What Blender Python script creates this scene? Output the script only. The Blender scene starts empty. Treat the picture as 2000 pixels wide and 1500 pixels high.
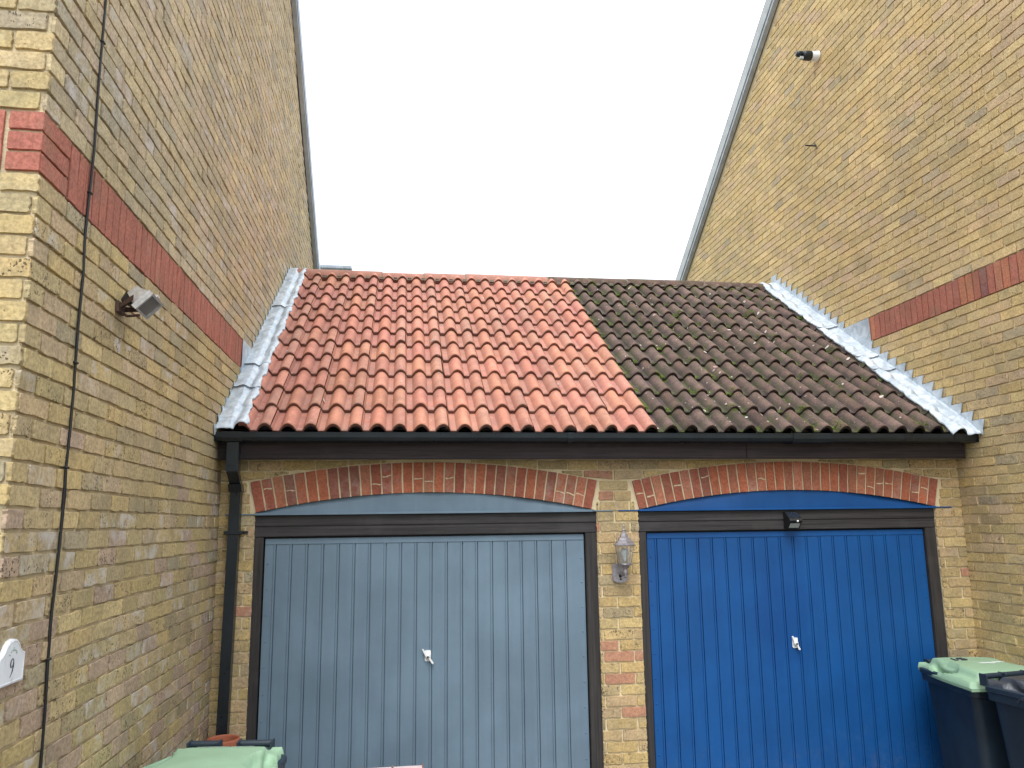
import bpy, math, random
import numpy as np
from mathutils import Vector, Matrix
random.seed(7); RS = np.random.RandomState(11)
S = bpy.context.scene
COL = S.collection

# ------------------------------------------------------------ camera
CAM = Vector((1.2409, -5.6738, 2.1)); YAW, PITCH, ROLL, FPX = 0.1388, 0.1753, -0.013, 1540.97
fwd = Vector((math.sin(YAW)*math.cos(PITCH), math.cos(YAW)*math.cos(PITCH), math.sin(PITCH)))
rt = Vector((math.cos(YAW), -math.sin(YAW), 0)); up = rt.cross(fwd)
rt2 = rt*math.cos(ROLL)+up*math.sin(ROLL); up2 = up*math.cos(ROLL)-rt*math.sin(ROLL)
cd = bpy.data.cameras.new('camera'); cam = bpy.data.objects.new('camera', cd); COL.objects.link(cam)
cd.sensor_width = 36; cd.lens = FPX*36/2000; cd.clip_start = .05; cd.clip_end = 500
M3 = Matrix((rt2, up2, -fwd)).transposed()
cam.matrix_world = Matrix.Translation(CAM) @ M3.to_4x4()
S.camera = cam
# ------------------------------------------------------------ sky, sun, exposure
S.view_settings.view_transform = 'Standard'; S.view_settings.look = 'None'
S.view_settings.exposure = 1.12; S.view_settings.gamma = 1
SUN_EL, SUN_AZ = 58, 193       # degrees; azimuth clockwise from +y (north)
w = bpy.data.worlds.new('World'); S.world = w; w.use_nodes = True
nt = w.node_tree; nt.nodes.clear()
sky = nt.nodes.new('ShaderNodeTexSky'); sky.sky_type = 'NISHITA'; sky.sun_disc = False
sky.sun_elevation = math.radians(SUN_EL); sky.sun_rotation = math.radians(SUN_AZ)
mx = nt.nodes.new('ShaderNodeMixRGB'); mx.inputs[0].default_value = .86
mx.inputs[2].default_value = (8.7, 9.2, 9.6, 1)        # even white cloud layer over the blue sky
bg = nt.nodes.new('ShaderNodeBackground'); bg.inputs[1].default_value = .1
wo = nt.nodes.new('ShaderNodeOutputWorld')
tcw = nt.nodes.new('ShaderNodeTexCoord'); sxyz = nt.nodes.new('ShaderNodeSeparateXYZ'); mr = nt.nodes.new('ShaderNodeMapRange'); mul = nt.nodes.new('ShaderNodeMixRGB')
mul.blend_type = 'MULTIPLY'; mul.inputs[0].default_value = 1          # overcast: brighter overhead than at the horizon
for i_, v_ in enumerate((0, 1, .55, 1.55)): mr.inputs[i_+1].default_value = v_
nt.links.new(tcw.outputs['Generated'], sxyz.inputs[0]); nt.links.new(sxyz.outputs[2], mr.inputs[0]); nt.links.new(mr.outputs[0], mul.inputs[2])
nt.links.new(sky.outputs[0], mx.inputs[1]); nt.links.new(mx.outputs[0], mul.inputs[1]); nt.links.new(mul.outputs[0], bg.inputs[0]); nt.links.new(bg.outputs[0], wo.inputs[0])
sl = bpy.data.lights.new('sun', 'SUN'); sl.energy = 1.2; sl.angle = math.radians(28); sl.color = (1, .97, .93)
sun = bpy.data.objects.new('sun', sl); COL.objects.link(sun)
az, el = math.radians(SUN_AZ), math.radians(SUN_EL)
sd = Vector((math.sin(az)*math.cos(el), math.cos(az)*math.cos(el), math.sin(el)))
sun.rotation_euler = sd.to_track_quat('Z', 'Y').to_euler(); sun.location = (0, -8, 12)

# ------------------------------------------------------------ node helpers
class NT:
    def __init__(s, name):
        s.m = bpy.data.materials.new(name); s.m.use_nodes = True; s.t = s.m.node_tree
        s.b = s.t.nodes['Principled BSDF']; s.tc = s.t.nodes.new('ShaderNodeTexCoord').outputs['Object']
    def n(s, typ, **k):
        x = s.t.nodes.new(typ)
        for a, v in k.items(): setattr(x, a, v)
        return x
    def set(s, inp, v):
        if isinstance(v, bpy.types.NodeSocket): s.t.links.new(v, inp)
        elif isinstance(v, (tuple, list)) and len(v) == 3 and inp.type == 'RGBA': inp.default_value = (*v, 1)
        else: inp.default_value = v
    def noise(s, scale, detail=4, rough=.55, vec=None, stretch=None, dist=0):
        x = s.n('ShaderNodeTexNoise'); x.inputs['Scale'].default_value = scale
        x.inputs['Detail'].default_value = detail; x.inputs['Roughness'].default_value = rough; x.inputs['Distortion'].default_value = dist
        v = vec if vec is not None else s.tc
        if stretch: v = s.vm('MULTIPLY', v, stretch)
        s.set(x.inputs['Vector'], v); return x.outputs['Fac']
    def vor(s, scale, vec=None, feature='F1', out='Distance', rand=1):
        x = s.n('ShaderNodeTexVoronoi', feature=feature); x.inputs['Scale'].default_value = scale; x.inputs['Randomness'].default_value = rand
        s.set(x.inputs['Vector'], vec if vec is not None else s.tc); return x.outputs[out]
    def vm(s, op, a, b):
        x = s.n('ShaderNodeVectorMath', operation=op); s.set(x.inputs[0], a); s.set(x.inputs[1], b); return x.outputs[0]
    def ma(s, op, a, b=0., c=None):
        x = s.n('ShaderNodeMath', operation=op); s.set(x.inputs[0], a); s.set(x.inputs[1], b)
        if c is not None: s.set(x.inputs[2], c)
        return x.outputs[0]
    def ramp(s, f, lo, hi, a=0., b=1.):
        x = s.n('ShaderNodeMapRange', interpolation_type='SMOOTHSTEP'); s.set(x.inputs[0], f)
        for i, v in enumerate((lo, hi, a, b)): s.set(x.inputs[i+1], v)
        return x.outputs[0]
    def mix(s, f, a, b, mode='MIX'):
        x = s.n('ShaderNodeMixRGB', blend_type=mode); s.set(x.inputs[0], f); s.set(x.inputs[1], a); s.set(x.inputs[2], b); return x.outputs[0]
    def attr(s, name):
        x = s.n('ShaderNodeAttribute', attribute_name=name); return x
    def sep(s, v):
        x = s.n('ShaderNodeSeparateXYZ'); s.set(x.inputs[0], v); return x.outputs
    def bump(s, h, strength=.5, dist=.003, normal=None):
        x = s.n('ShaderNodeBump'); x.inputs['Strength'].default_value = strength; x.inputs['Distance'].default_value = dist
        s.set(x.inputs['Height'], h)
        if normal is not None: s.set(x.inputs['Normal'], normal)
        return x.outputs[0]
    def out(s, col=None, rough=None, normal=None, spec=None, **k):
        if col is not None: s.set(s.b.inputs['Base Color'], col)
        if rough is not None: s.set(s.b.inputs['Roughness'], rough)
        if normal is not None: s.set(s.b.inputs['Normal'], normal)
        if spec is not None: s.set(s.b.inputs['Specular IOR Level'], spec)
        for a, v in k.items(): s.set(s.b.inputs[a], v)
        return s.m

def m_brick(name, pitamt=1.):
    q = NT(name); c = q.attr('col'); r = q.attr('rv'); rs = q.sep(r.outputs['Vector'])
    off = q.vm('MULTIPLY', r.outputs['Vector'], (17., 31., 53.)); v = q.vm('ADD', q.tc, off)
    n1 = q.noise(9, 5, .6, v); n2 = q.noise(70, 5, .65, v); n3 = q.noise(300, 3, .6, v)
    col = q.mix(1, c.outputs['Color'], q.mix(q.ramp(n1, .3, .7), (.90, .90, .92), (1.08, 1.07, 1.03)), 'MULTIPLY')
    col = q.mix(1, col, q.mix(q.ramp(n2, .3, .7), (.70, .69, .66), (1.18, 1.18, 1.17)), 'MULTIPLY')
    wide = q.noise(.9, 5, .6); col = q.mix(1, col, q.mix(q.ramp(wide, .32, .68), (.88, .88, .87), (1.06, 1.05, 1.03)), 'MULTIPLY')
    # pale salt bloom; also paints haze on the upper left wall
    ef = q.ma('MULTIPLY', q.ramp(q.noise(13, 4, .6, v), .44, .66), rs[1])
    col = q.mix(q.ma('MULTIPLY', ef, .8), col, (.60, .56, .54))
    # grey-green dirt
    col = q.mix(q.ma('MULTIPLY', q.ramp(q.noise(5, 6, .65, q.tc), .47, .72), .32), col, (.22, .19, .12))
    # pits
    nn = q.n('ShaderNodeTexNoise'); nn.inputs['Scale'].default_value = 70; q.set(nn.inputs['Vector'], v)
    pw = q.vm('ADD', q.vm('MULTIPLY', v, (1., 1., .8)), q.vm('MULTIPLY', nn.outputs['Color'], (.018, .018, .018)))
    pit = q.ma('LESS_THAN', q.vor(90, pw), q.ma('MULTIPLY', q.ramp(q.noise(20, 3, .5, v), .44, .60), q.ma('MULTIPLY', rs[0], .46*pitamt)))
    pit = q.ma('MAXIMUM', pit, q.ma('LESS_THAN', q.vor(38, pw), q.ma('MULTIPLY', rs[0], .17*pitamt)))
    col = q.mix(q.ma('MULTIPLY', pit, .82), col, (.06, .045, .03))
    h = q.ma('SUBTRACT', q.ma('ADD', q.ma('MULTIPLY', n2, .8), q.ma('MULTIPLY', n3, .5)), q.ma('MULTIPLY', pit, .9))
    return q.out(col, .88, q.bump(h, .6, .0045), .3)
def m_mortar(name, a=(.80, .68, .45), b=(.66, .55, .35)):
    q = NT(name); n1 = q.noise(6, 5, .6); n2 = q.noise(160, 4, .7)
    col = q.mix(q.ramp(n1, .3, .7), b, a); col = q.mix(1, col, q.mix(n2, (.78, .76, .72), (1.22, 1.22, 1.22)), 'MULTIPLY')
    return q.out(col, .95, q.bump(q.noise(120, 5, .7), 1, .006), .2)
def m_plain(name, col, rough=.5, nz=.1, scale=20, spec=.5, bumps=0., stretch=None, metallic=0., dist=.002):
    q = NT(name); n1 = q.noise(scale, 5, .6, stretch=stretch)
    lo = tuple(x*(1-nz) for x in col); hi = tuple(x*(1+nz) for x in col)
    c = q.mix(q.ramp(n1, .25, .75), lo, hi)
    k = dict(normal=q.bump(n1, bumps, dist)) if bumps else {}
    return q.out(c, q.ramp(q.noise(scale*.6, 3), .2, .8, max(rough-.08, .02), min(rough+.1, 1)), spec=spec, Metallic=metallic, **k)
def m_tile_orange():
    q = NT('orange_clay_tile'); c = q.attr('col'); r = q.attr('rv'); rs = q.sep(r.outputs['Vector'])
    v = q.vm('ADD', q.tc, q.vm('MULTIPLY', r.outputs['Vector'], (13., 7., 29.)))
    n1 = q.noise(7, 5, .6, v); n2 = q.noise(60, 4, .6, v)
    col = q.mix(1, c.outputs['Color'], q.mix(q.ramp(n1, .3, .7), (.85, .83, .83), (1.13, 1.12, 1.08)), 'MULTIPLY')
    col = q.mix(1, col, q.mix(q.ramp(n2, .3, .7), (.90, .88, .86), (1.09, 1.09, 1.1)), 'MULTIPLY')
    hgt = c.outputs['Alpha']                       # 0 in the pan, 1 on the roll: dust settles in the pan
    dust = q.ma('MULTIPLY', q.ma('SUBTRACT', 1., hgt), q.ramp(q.noise(11, 5, .65, v), .36, .62))
    col = q.mix(q.ma('MULTIPLY', dust, .45), col, (.40, .235, .185))
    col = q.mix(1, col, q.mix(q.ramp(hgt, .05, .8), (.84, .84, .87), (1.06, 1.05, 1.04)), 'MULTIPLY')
    grime = q.ramp(q.noise(16, 6, .7, v), .56, .72)
    col = q.mix(q.ma('MULTIPLY', grime, .38), col, (.19, .10, .075))
    sp = q.ma('MULTIPLY', q.ma('LESS_THAN', q.vor(34, v), .16), q.ramp(q.noise(9, 3, .5, v), .52, .60))
    col = q.mix(q.ma('MULTIPLY', sp, .65), col, (.66, .52, .46))
    dk = q.ma('MULTIPLY', q.ma('LESS_THAN', q.vor(60, q.vm('ADD', v, (3., 1., 2.))), .15), q.ramp(q.noise(12, 3, .5, v), .54, .62))
    col = q.mix(q.ma('MULTIPLY', dk, .7), col, (.10, .05, .04))
    return q.out(col, .82, q.bump(q.noise(140, 4, .6, v), .35, .003), .35)
def m_tile_dark():
    q = NT('weathered_brown_tile'); c = q.attr('col'); r = q.attr('rv')
    v = q.vm('ADD', q.tc, q.vm('MULTIPLY', r.outputs['Vector'], (13., 7., 29.)))
    n1 = q.noise(8, 5, .6, v); n2 = q.noise(75, 4, .65, v)
    col = q.mix(1, c.outputs['Color'], q.mix(q.ramp(n1, .3, .7), (.72, .74, .74), (1.3, 1.22, 1.18)), 'MULTIPLY')
    col = q.mix(1, col, q.mix(q.ramp(n2, .3, .7), (.72, .72, .72), (1.28, 1.27, 1.25)), 'MULTIPLY')
    hgt = c.outputs['Alpha']
    col = q.mix(1, col, q.mix(q.ramp(hgt, .1, .9), (.72, .72, .74), (1.28, 1.18, 1.14)), 'MULTIPLY')   # darker pans, lighter rolls
    al = q.ma('MULTIPLY', q.ma('SUBTRACT', 1.15, hgt), q.ramp(q.noise(6, 6, .7), .45, .62))
    col = q.mix(q.ma('MULTIPLY', al, .62), col, (.060, .068, .030))
    gm = q.ma('MULTIPLY', q.ma('SUBTRACT', 1.05, hgt), q.ramp(q.noise(14, 6, .7), .55, .64))
    col = q.mix(q.ma('MULTIPLY', gm, .8), col, (.075, .105, .018))
    sp = q.ma('MULTIPLY', q.ma('LESS_THAN', q.vor(48, v), .17), q.ramp(q.noise(10, 3, .5, v), .52, .62))
    col = q.mix(q.ma('MULTIPLY', sp, .55), col, (.36, .30, .27))
    return q.out(col, .93, q.bump(q.noise(110, 5, .65, v), .6, .005), .25)
def m_lead():
    q = NT('lead_sheet'); n = q.noise(9, 6, .7, dist=1.2); n2 = q.noise(40, 5, .7, dist=.6)
    col = q.mix(q.ramp(n, .35, .68), (.36, .42, .48), (.60, .65, .70))
    col = q.mix(q.ma('MULTIPLY', q.ramp(n2, .52, .72), .5), col, (.76, .78, .80))
    col = q.mix(q.ma('MULTIPLY', q.ramp(q.noise(5, 5, .7, q.vm('ADD', q.tc, (4., 9., 2.))), .60, .76), .45), col, (.30, .26, .18))
    return q.out(col, q.ramp(n, .3, .7, .38, .62), q.bump(q.noise(14, 3, .5, dist=.5), .22, .010), .5, Metallic=.15)
def m_wood(name, col, axis):
    q = NT(name); st = [60., 60., 60.]; st[axis] = 1.6
    n = q.noise(1, 6, .65, stretch=tuple(st)); n2 = q.noise(4, 4, .6)
    c = q.mix(q.ramp(n, .3, .72), tuple(x*.6 for x in col), tuple(x*1.5 for x in col))
    c = q.mix(q.ma('MULTIPLY', q.ramp(n2, .5, .7), .4), c, tuple(x*1.8 for x in col))
    return q.out(c, .72, q.bump(n, .7, .004), .4)
def m_doorpaint(name, col, rough, wet=None):
    q = NT(name); n = q.noise(2.2, 5, .6); st = q.noise(1, 4, .6, stretch=(14., 1., .8))
    c = q.mix(q.ramp(n, .3, .7), tuple(x*.90 for x in col), tuple(x*1.10 for x in col))
    c = q.mix(1, c, q.mix(q.ramp(st, .3, .7), (.95, .95, .96), (1.04, 1.04, 1.03)), 'MULTIPLY')
    fine = q.noise(45, 4, .6); sc = q.ma('MULTIPLY', q.ma('LESS_THAN', q.vor(26), .07), q.ramp(q.noise(3, 2), .5, .6))
    c = q.mix(q.ma('MULTIPLY', sc, .4), c, tuple(min(x*1.8+.08, 1) for x in col))
    r = q.ramp(fine, .3, .7, rough-.05, rough+.08)
    if wet:                                   # damp streaky patch on the paint
        o = q.vm('MULTIPLY', q.vm('SUBTRACT', q.tc, wet), (1.55, 0., .95))
        ln = q.n('ShaderNodeVectorMath', operation='LENGTH'); q.set(ln.inputs[0], o)
        d = q.ma('ADD', ln.outputs['Value'], q.ma('MULTIPLY', q.ma('SUBTRACT', q.noise(7, 6, .75), .5), 1.1))
        k = q.ramp(d, .10, .55, 1., 0.)
        c = q.mix(q.ma('MULTIPLY', k, .5), c, (.004, .055, .22)); r = q.ma('SUBTRACT', r, q.ma('MULTIPLY', k, .1))
    dirt = q.ramp(q.ma('ADD', q.sep(q.tc)[2], q.ma('MULTIPLY', q.noise(6, 5, .7), 1.1)), .55, 1.2, .16, 0.)
    c = q.mix(q.ma('MULTIPLY', dirt, q.ramp(q.noise(25, 4, .7), .4, .65)), c, (.20, .19, .17))
    return q.out(c, r, q.bump(q.noise(1.2, 3, .5), .25, .03), .35)

MAT = dict(
    brick=m_brick('buff_brick'), redbrick=m_brick('red_brick', .15), mortar=m_mortar('sand_mortar'),
    mortar_w=m_mortar('grey_sand_mortar', (.74, .63, .43), (.55, .46, .31)),
    mortar_arch=m_mortar('cream_mortar', (.78, .65, .44), (.62, .52, .36)),
    mortar_red=m_mortar('red_mortar', (.20, .11, .08), (.12, .07, .05)),
    torange=m_tile_orange(), tdark=m_tile_dark(), lead=m_lead(),
    grey_door=m_doorpaint('grey_blue_door_paint', (.146, .212, .276), .48),
    blue_door=m_doorpaint('royal_blue_door_paint', (.005, .076, .262), .46, (1.245, .04, 1.42)),
    frame=m_wood('dark_stained_timber', (.036, .033, .034), 0), frame_v=m_wood('dark_stained_timber_upright', (.034, .030, .030), 2),
    fascia=m_wood('brown_black_fascia', (.034, .024, .026), 0),
    gutter=m_plain('black_plastic', (.012, .018, .024), .32, .25, 8), black=m_plain('black_rubber', (.012, .012, .013), .5, .2, 30),
    white=m_plain('white_plastic', (.80, .81, .80), .4, .05, 20), ceramic=m_plain('white_ceramic', (.80, .81, .84), .3, .05, 20),
    silver=m_plain('aged_silver', (.34, .32, .345), .42, .25, 40, metallic=.55, bumps=.3), alu=m_plain('cast_aluminium', (.62, .62, .62), .4, .2, 50, metallic=.5, bumps=.2),
    rust=m_plain('rusty_steel', (.085, .048, .038), .8, .4, 60, bumps=.5), binbody=m_plain('bin_blue_black_plastic', (.016, .028, .044), .42, .2, 6, bumps=.15, dist=.004),
    binlid=m_plain('bin_green_plastic', (.27, .42, .28), .5, .1, 4, bumps=.15, dist=.004), bingrey=m_plain('bin_grey_lid_plastic', (.040, .046, .058), .42, .25, 6),
    terracotta=m_plain('terracotta', (.38, .12, .06), .8, .15, 14, bumps=.3), green_mark=m_plain('faded_green_print', (.42, .50, .44), .5, .1, 30),
    ink=m_plain('black_ink', (.03, .03, .04), .5, .1, 30), chalk=m_plain('white_smear', (.62, .70, .64), .7, .12, 50),
    verge=m_plain('grey_verge_board', (.42, .48, .55), .55, .15, 8), vergelight=m_plain('pale_verge_trim', (.42, .44, .44), .6, .15, 8),
    slate=m_plain('dark_roof_tile', (.07, .06, .055), .85, .3, 12, bumps=.4), paving=m_mortar('driveway_paving', (.17, .155, .14), (.12, .11, .10)),
    earth=m_mortar('ground_earth', (.24, .23, .19), (.15, .16, .10)), pink=m_plain('pale_pink_panel', (.62, .48, .48), .35, .15, 6), brownstrip=m_plain('brown_strip', (.20, .12, .10), .6, .2, 20),
    bed=m_mortar('ridge_bedding', (.30, .27, .22), (.18, .17, .13)), solar=m_plain('solar_cell', (.02, .028, .04), .25, .3, 60), led=m_plain('led_window', (.40, .42, .40), .3, .3, 120),
)
q = NT('moss'); q.out(q.mix(q.ramp(q.noise(40, 4, .6), .3, .7), (.045, .075, .012), (.16, .22, .03)), 1., spec=.1); MAT['moss'] = q.m
q = NT('lichen_flake'); q.out(q.mix(q.ramp(q.noise(15, 2, .6), .35, .65), (.34, .22, .18), (.56, .52, .48)), .9, spec=.2); MAT['flake'] = q.m
q = NT('clear_glass'); q.out((.70, .74, .74), .06, Alpha=.16); MAT['glass'] = q.m
q = NT('lamp_glass_dark'); q.out((.20, .18, .17), .12, spec=.6); MAT['fglass'] = q.m
q = NT('frosted_bulb'); q.out((.50, .54, .53), .25); MAT['bulb'] = q.m

# ------------------------------------------------------------ mesh helpers
class MB:
    def __init__(s): s.v = []; s.f = []; s.sm = []
    def add(s, vs, fs, smooth=False):
        o = len(s.v); s.v += [tuple(p) for p in vs]; s.f += [tuple(i+o for i in f) for f in fs]; s.sm += [smooth]*len(fs); return s
    def box(s, x0, x1, y0, y1, z0, z1, bev=0., M=None):
        if bev <= 0:
            vs = [(x, y, z) for x in (x0, x1) for y in (y0, y1) for z in (z0, z1)]
            fs = [(0, 1, 3, 2), (4, 6, 7, 5), (0, 4, 5, 1), (2, 3, 7, 6), (0, 2, 6, 4), (1, 5, 7, 3)]
        else:
            b = min(bev, (x1-x0)/2.01, (y1-y0)/2.01, (z1-z0)/2.01); vs = []; ix = {}
            for i, x in enumerate((x0, x1)):
                for j, y in enumerate((y0, y1)):
                    for k, z in enumerate((z0, z1)):
                        sx, sy, sz = (1-2*i)*b, (1-2*j)*b, (1-2*k)*b
                        for a, p in enumerate(((x, y+sy, z+sz), (x+sx, y, z+sz), (x+sx, y+sy, z))):
                            ix[i, j, k, a] = len(vs); vs.append(p)
            g = lambda i, j, k, a: ix[i, j, k, a]; fs = []
            for i in (0, 1):
                fs.append((g(i, 0, 0, 0), g(i, 0, 1, 0), g(i, 1, 1, 0), g(i, 1, 0, 0))[::1 if i == 0 else -1])
                fs.append((g(0, i, 0, 1), g(1, i, 0, 1), g(1, i, 1, 1), g(0, i, 1, 1))[::1 if i == 0 else -1])
                fs.append((g(0, 0, i, 2), g(0, 1, i, 2), g(1, 1, i, 2), g(1, 0, i, 2))[::1 if i == 0 else -1])
                for j in (0, 1):
                    fs.append((g(i, j, 0, 0), g(i, j, 1, 0), g(i, j, 1, 1), g(i, j, 0, 1)))
                    fs.append((g(i, 0, j, 0), g(i, 1, j, 0), g(i, 1, j, 2), g(i, 0, j, 2)))
                    fs.append((g(0, i, j, 1), g(1, i, j, 1), g(1, i, j, 2), g(0, i, j, 2)))
                    for k in (0, 1): fs.append((g(i, j, k, 0), g(i, j, k, 1), g(i, j, k, 2)))
        if M is not None: vs = [tuple(M @ Vector(p)) for p in vs]
        return s.add(vs, fs)
    def prism(s, pts, T, d0, d1, smooth=False):
        """closed outline pts (a,b), T maps (a,b,d) to a point"""
        n = len(pts); vs = [T(a, b, d0) for a, b in pts]+[T(a, b, d1) for a, b in pts]
        fs = [tuple(range(n)), tuple(range(2*n-1, n-1, -1))]+[(i, (i+1) % n, n+(i+1) % n, n+i) for i in range(n)]
        return s.add(vs, fs, smooth)
    def tube(s, path, r, n=8, cap=True, smooth=True):
        P = [Vector(p) for p in path]; R = r if isinstance(r, (list, tuple)) else [r]*len(P); vs = []; up = None
        for i, p in enumerate(P):
            d = (P[min(i+1, len(P)-1)]-P[max(i-1, 0)]).normalized()
            if up is None: up = d.orthogonal().normalized()
            up = (up-d*up.dot(d)).normalized(); q = d.cross(up)
            vs += [p+(up*math.cos(2*math.pi*k/n)+q*math.sin(2*math.pi*k/n))*R[i] for k in range(n)]
        fs = [(i*n+k, i*n+(k+1) % n, (i+1)*n+(k+1) % n, (i+1)*n+k) for i in range(len(P)-1) for k in range(n)]
        s.add(vs, fs, smooth)
        if cap: s.add(vs[:n], [tuple(range(n-1, -1, -1))]); s.add(vs[-n:], [tuple(range(n))])
        return s
    def lathe(s, prof, n=24, M=None, smooth=True, rot=0.):
        M = M or Matrix(); vs = [M @ Vector((r*math.cos(2*math.pi*k/n+rot), r*math.sin(2*math.pi*k/n+rot), z)) for r, z in prof for k in range(n)]
        return s.add(vs, [(i*n+k, i*n+(k+1) % n, (i+1)*n+(k+1) % n, (i+1)*n+k) for i in range(len(prof)-1) for k in range(n)], smooth)
    def grid(s, nx, ny, fn, smooth=True):
        vs = [fn(i/nx, j/ny) for j in range(ny+1) for i in range(nx+1)]
        return s.add(vs, [(j*(nx+1)+i, j*(nx+1)+i+1, (j+1)*(nx+1)+i+1, (j+1)*(nx+1)+i) for j in range(ny) for i in range(nx)], smooth)
def props(o, label=None, cat=None, group=None, kind=None):
    for k, v in (('label', label), ('category', cat), ('group', group), ('kind', kind)):
        if v: o[k] = v
    return o
def origin(p):
    o = Vector((0, 0, 0))
    while p is not None: o += Vector(p.location); p = p.parent
    return o
def obj(name, mb, mat, parent=None, local=False):
    me = bpy.data.meshes.new(name); off = Vector((0, 0, 0)) if (local or parent is None) else origin(parent)
    me.from_pydata([(p[0]-off.x, p[1]-off.y, p[2]-off.z) for p in mb.v], [], mb.f)
    me.polygons.foreach_set('use_smooth', mb.sm)
    me.materials.append(MAT[mat]); me.update()
    o = bpy.data.objects.new(name, me); COL.objects.link(o); o.parent = parent
    return o
def thing(name, loc, label, cat, group=None, rz=0.):
    o = bpy.data.objects.new(name, None); COL.objects.link(o); o.location = loc; o.rotation_euler = (0, 0, rz)
    o.empty_display_size = .2
    return props(o, label, cat, group)

# ------------------------------------------------------------ brickwork
BUFF = np.array([(.53, .405, .205), (.48, .375, .20), (.50, .395, .225), (.57, .445, .24), (.43, .345, .21), (.52, .395, .235), (.51, .39, .255), (.41, .345, .235)])
def buff(n, wts): return BUFF[RS.choice(len(BUFF), n, p=np.array(wts)/sum(wts))]*(1+RS.uniform(-.06, .06, (n, 1)))*(1+RS.uniform(-.015, .015, (n, 3)))
def brickmesh(name, Q, col, rv, frame, mat, parent, depth=.011, nm=3, jit=.0019, r=.007):
    """Q (n,4,2) outlines in wall coordinates, each turned into a worn, rounded brick face standing proud of the joint"""
    Q = np.asarray(Q, float); n = len(Q); O, U, V, N = [np.array(a, float) for a in frame]
    pts = []
    for i in range(4):
        c = Q[:, i]; nx = Q[:, (i+1) % 4]; pv = Q[:, i-1]
        L = np.linalg.norm(nx-c, axis=1, keepdims=True); e = (nx-c)/L; pe = (pv-c)/np.linalg.norm(pv-c, axis=1, keepdims=True)
        nrm = np.stack([e[:, 1], -e[:, 0]], 1); rr = r*RS.uniform(.4, 1.4, (n, 1))
        pts.append(c+(e+pe)*rr*.3); pts.append(c+e*rr)
        for k in range(nm): pts.append(c+e*L*(k+1)/(nm+1)+nrm*RS.normal(0, jit, (n, 1)))
        pts.append(nx-e*rr)
    A = np.stack(pts, 1); m = A.shape[1]; cen = Q.mean(1)[:, None]
    dirv = A-cen; dist = np.linalg.norm(dirv, axis=2, keepdims=True); B = A-dirv/dist*np.minimum(.0021, dist*.2)
    tilt = RS.normal(0, .0012, (n, 1, 2)); h = depth+RS.normal(0, .0009, (n, 1))+((B-cen)*tilt).sum(2)/.08/np.maximum(1, dist.max(1)/.115)
    h0 = np.full((n, m), -.003)
    mk = lambda P2, hh: O+P2[..., :1]*U+P2[..., 1:]*V+hh[..., None]*N
    Vt = np.concatenate([mk(A, h0), mk(A-dirv/dist*.0005, h*.80), mk(B, h)], 1).reshape(-1, 3)-np.array(origin(parent) if parent else (0, 0, 0))
    base = (np.arange(n)*3*m)[:, None]; k = np.arange(m); k2 = (k+1) % m
    F1 = np.stack([k, k2, m+k2, m+k], 1); F2 = F1+m; quads = (base[:, :, None]+np.concatenate([F1, F2])[None]).reshape(-1, 4)
    tops = base+(2*m+k)[None]
    me = bpy.data.meshes.new(name); me.vertices.add(len(Vt)); me.vertices.foreach_set('co', Vt.ravel())
    nl = quads.size+tops.size; npol = len(quads)+n; me.loops.add(nl); me.polygons.add(npol)
    me.loops.foreach_set('vertex_index', np.concatenate([quads.ravel(), tops.ravel()]))
    me.polygons.foreach_set('loop_start', np.concatenate([np.arange(len(quads))*4, quads.size+np.arange(n)*m]))
    me.polygons.foreach_set('use_smooth', np.zeros(npol, bool))
    me.update(calc_edges=True)
    c4 = np.concatenate([col, np.ones((n, 1))], 1); r4 = np.concatenate([rv, np.ones((n, 1))], 1)
    for nme, arr in (('col', c4), ('rv', r4)):
        a = me.attributes.new(nme, 'FLOAT_COLOR', 'POINT'); a.data.foreach_set('color', np.repeat(arr, 3*m, 0).ravel())
    me.materials.append(MAT[mat]); o = bpy.data.objects.new(name, me); COL.objects.link(o); o.parent = parent
    return o
def rvals(n, pit=.5, ef=0.): return np.stack([np.clip(RS.uniform(-.25, 1., n)*pit*1.6, 0, 1), np.clip(RS.uniform(-1.2+ef*1.6, 1, n), 0, 1)*min(1, ef*2), RS.uniform(0, 1, n)], 1)
def courses(a0, a1, zs, keep, start=0., ph=0):
    """stretcher bond between a0 and a1 over course lines zs; keep(qa0,qa1,z0,z1) filters"""
    out = []
    for i in range(len(zs)-1):
        z0, z1 = zs[i]+.0056, zs[i+1]-.0056; x = start if (i+ph) % 2 == 0 else start-.1125
        x += math.floor((a0-x)/.225)*.225
        while x < a1:
            q0, q1 = max(x+.0055, a0), min(x+.2195, a1)
            if q1-q0 > .03:
                d = RS.uniform(-.003, .003, 4)
                for pp in keep(q0, q1, z0, z1) or []:
                    p0, p1 = pp[:2]
                    if len(pp) == 4: out.append([(p0, pp[2]), (p1, pp[3]), (p1, z1), (p0, z1)]); continue
                    out.append([(p0+d[0], z0+d[1]*.6), (p1+d[2], z0+d[1]*.6), (p1+d[2], z1+d[3]*.6), (p0+d[0], z1+d[3]*.6)])
            x += .225
    return np.array(out)
def slab(mb, pts, T): return mb.add([T(a, b) for a, b in pts], [tuple(range(len(pts)))])

SL = .6919; TH = math.atan(SL); sn, cs = math.sin(TH), math.cos(TH)
E0 = (-.228, 2.741)                                  # eaves tile front edge (y,z)
pz = lambda y: E0[1]+(y-E0[0])*SL                    # pan level of the garage roof
WR = 5.5506
# ---- setting
g = MB(); g.box(-60, 60, -60, 60, -.5, -.012); props(obj('ground', g, 'earth'), kind='structure')
g = MB(); g.grid(30, 40, lambda a, b: (-2.6+a*10.8, -14+b*14, .004*math.sin(a*7+b*5)), False); props(obj('driveway', g, 'paving'), kind='structure')

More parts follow.
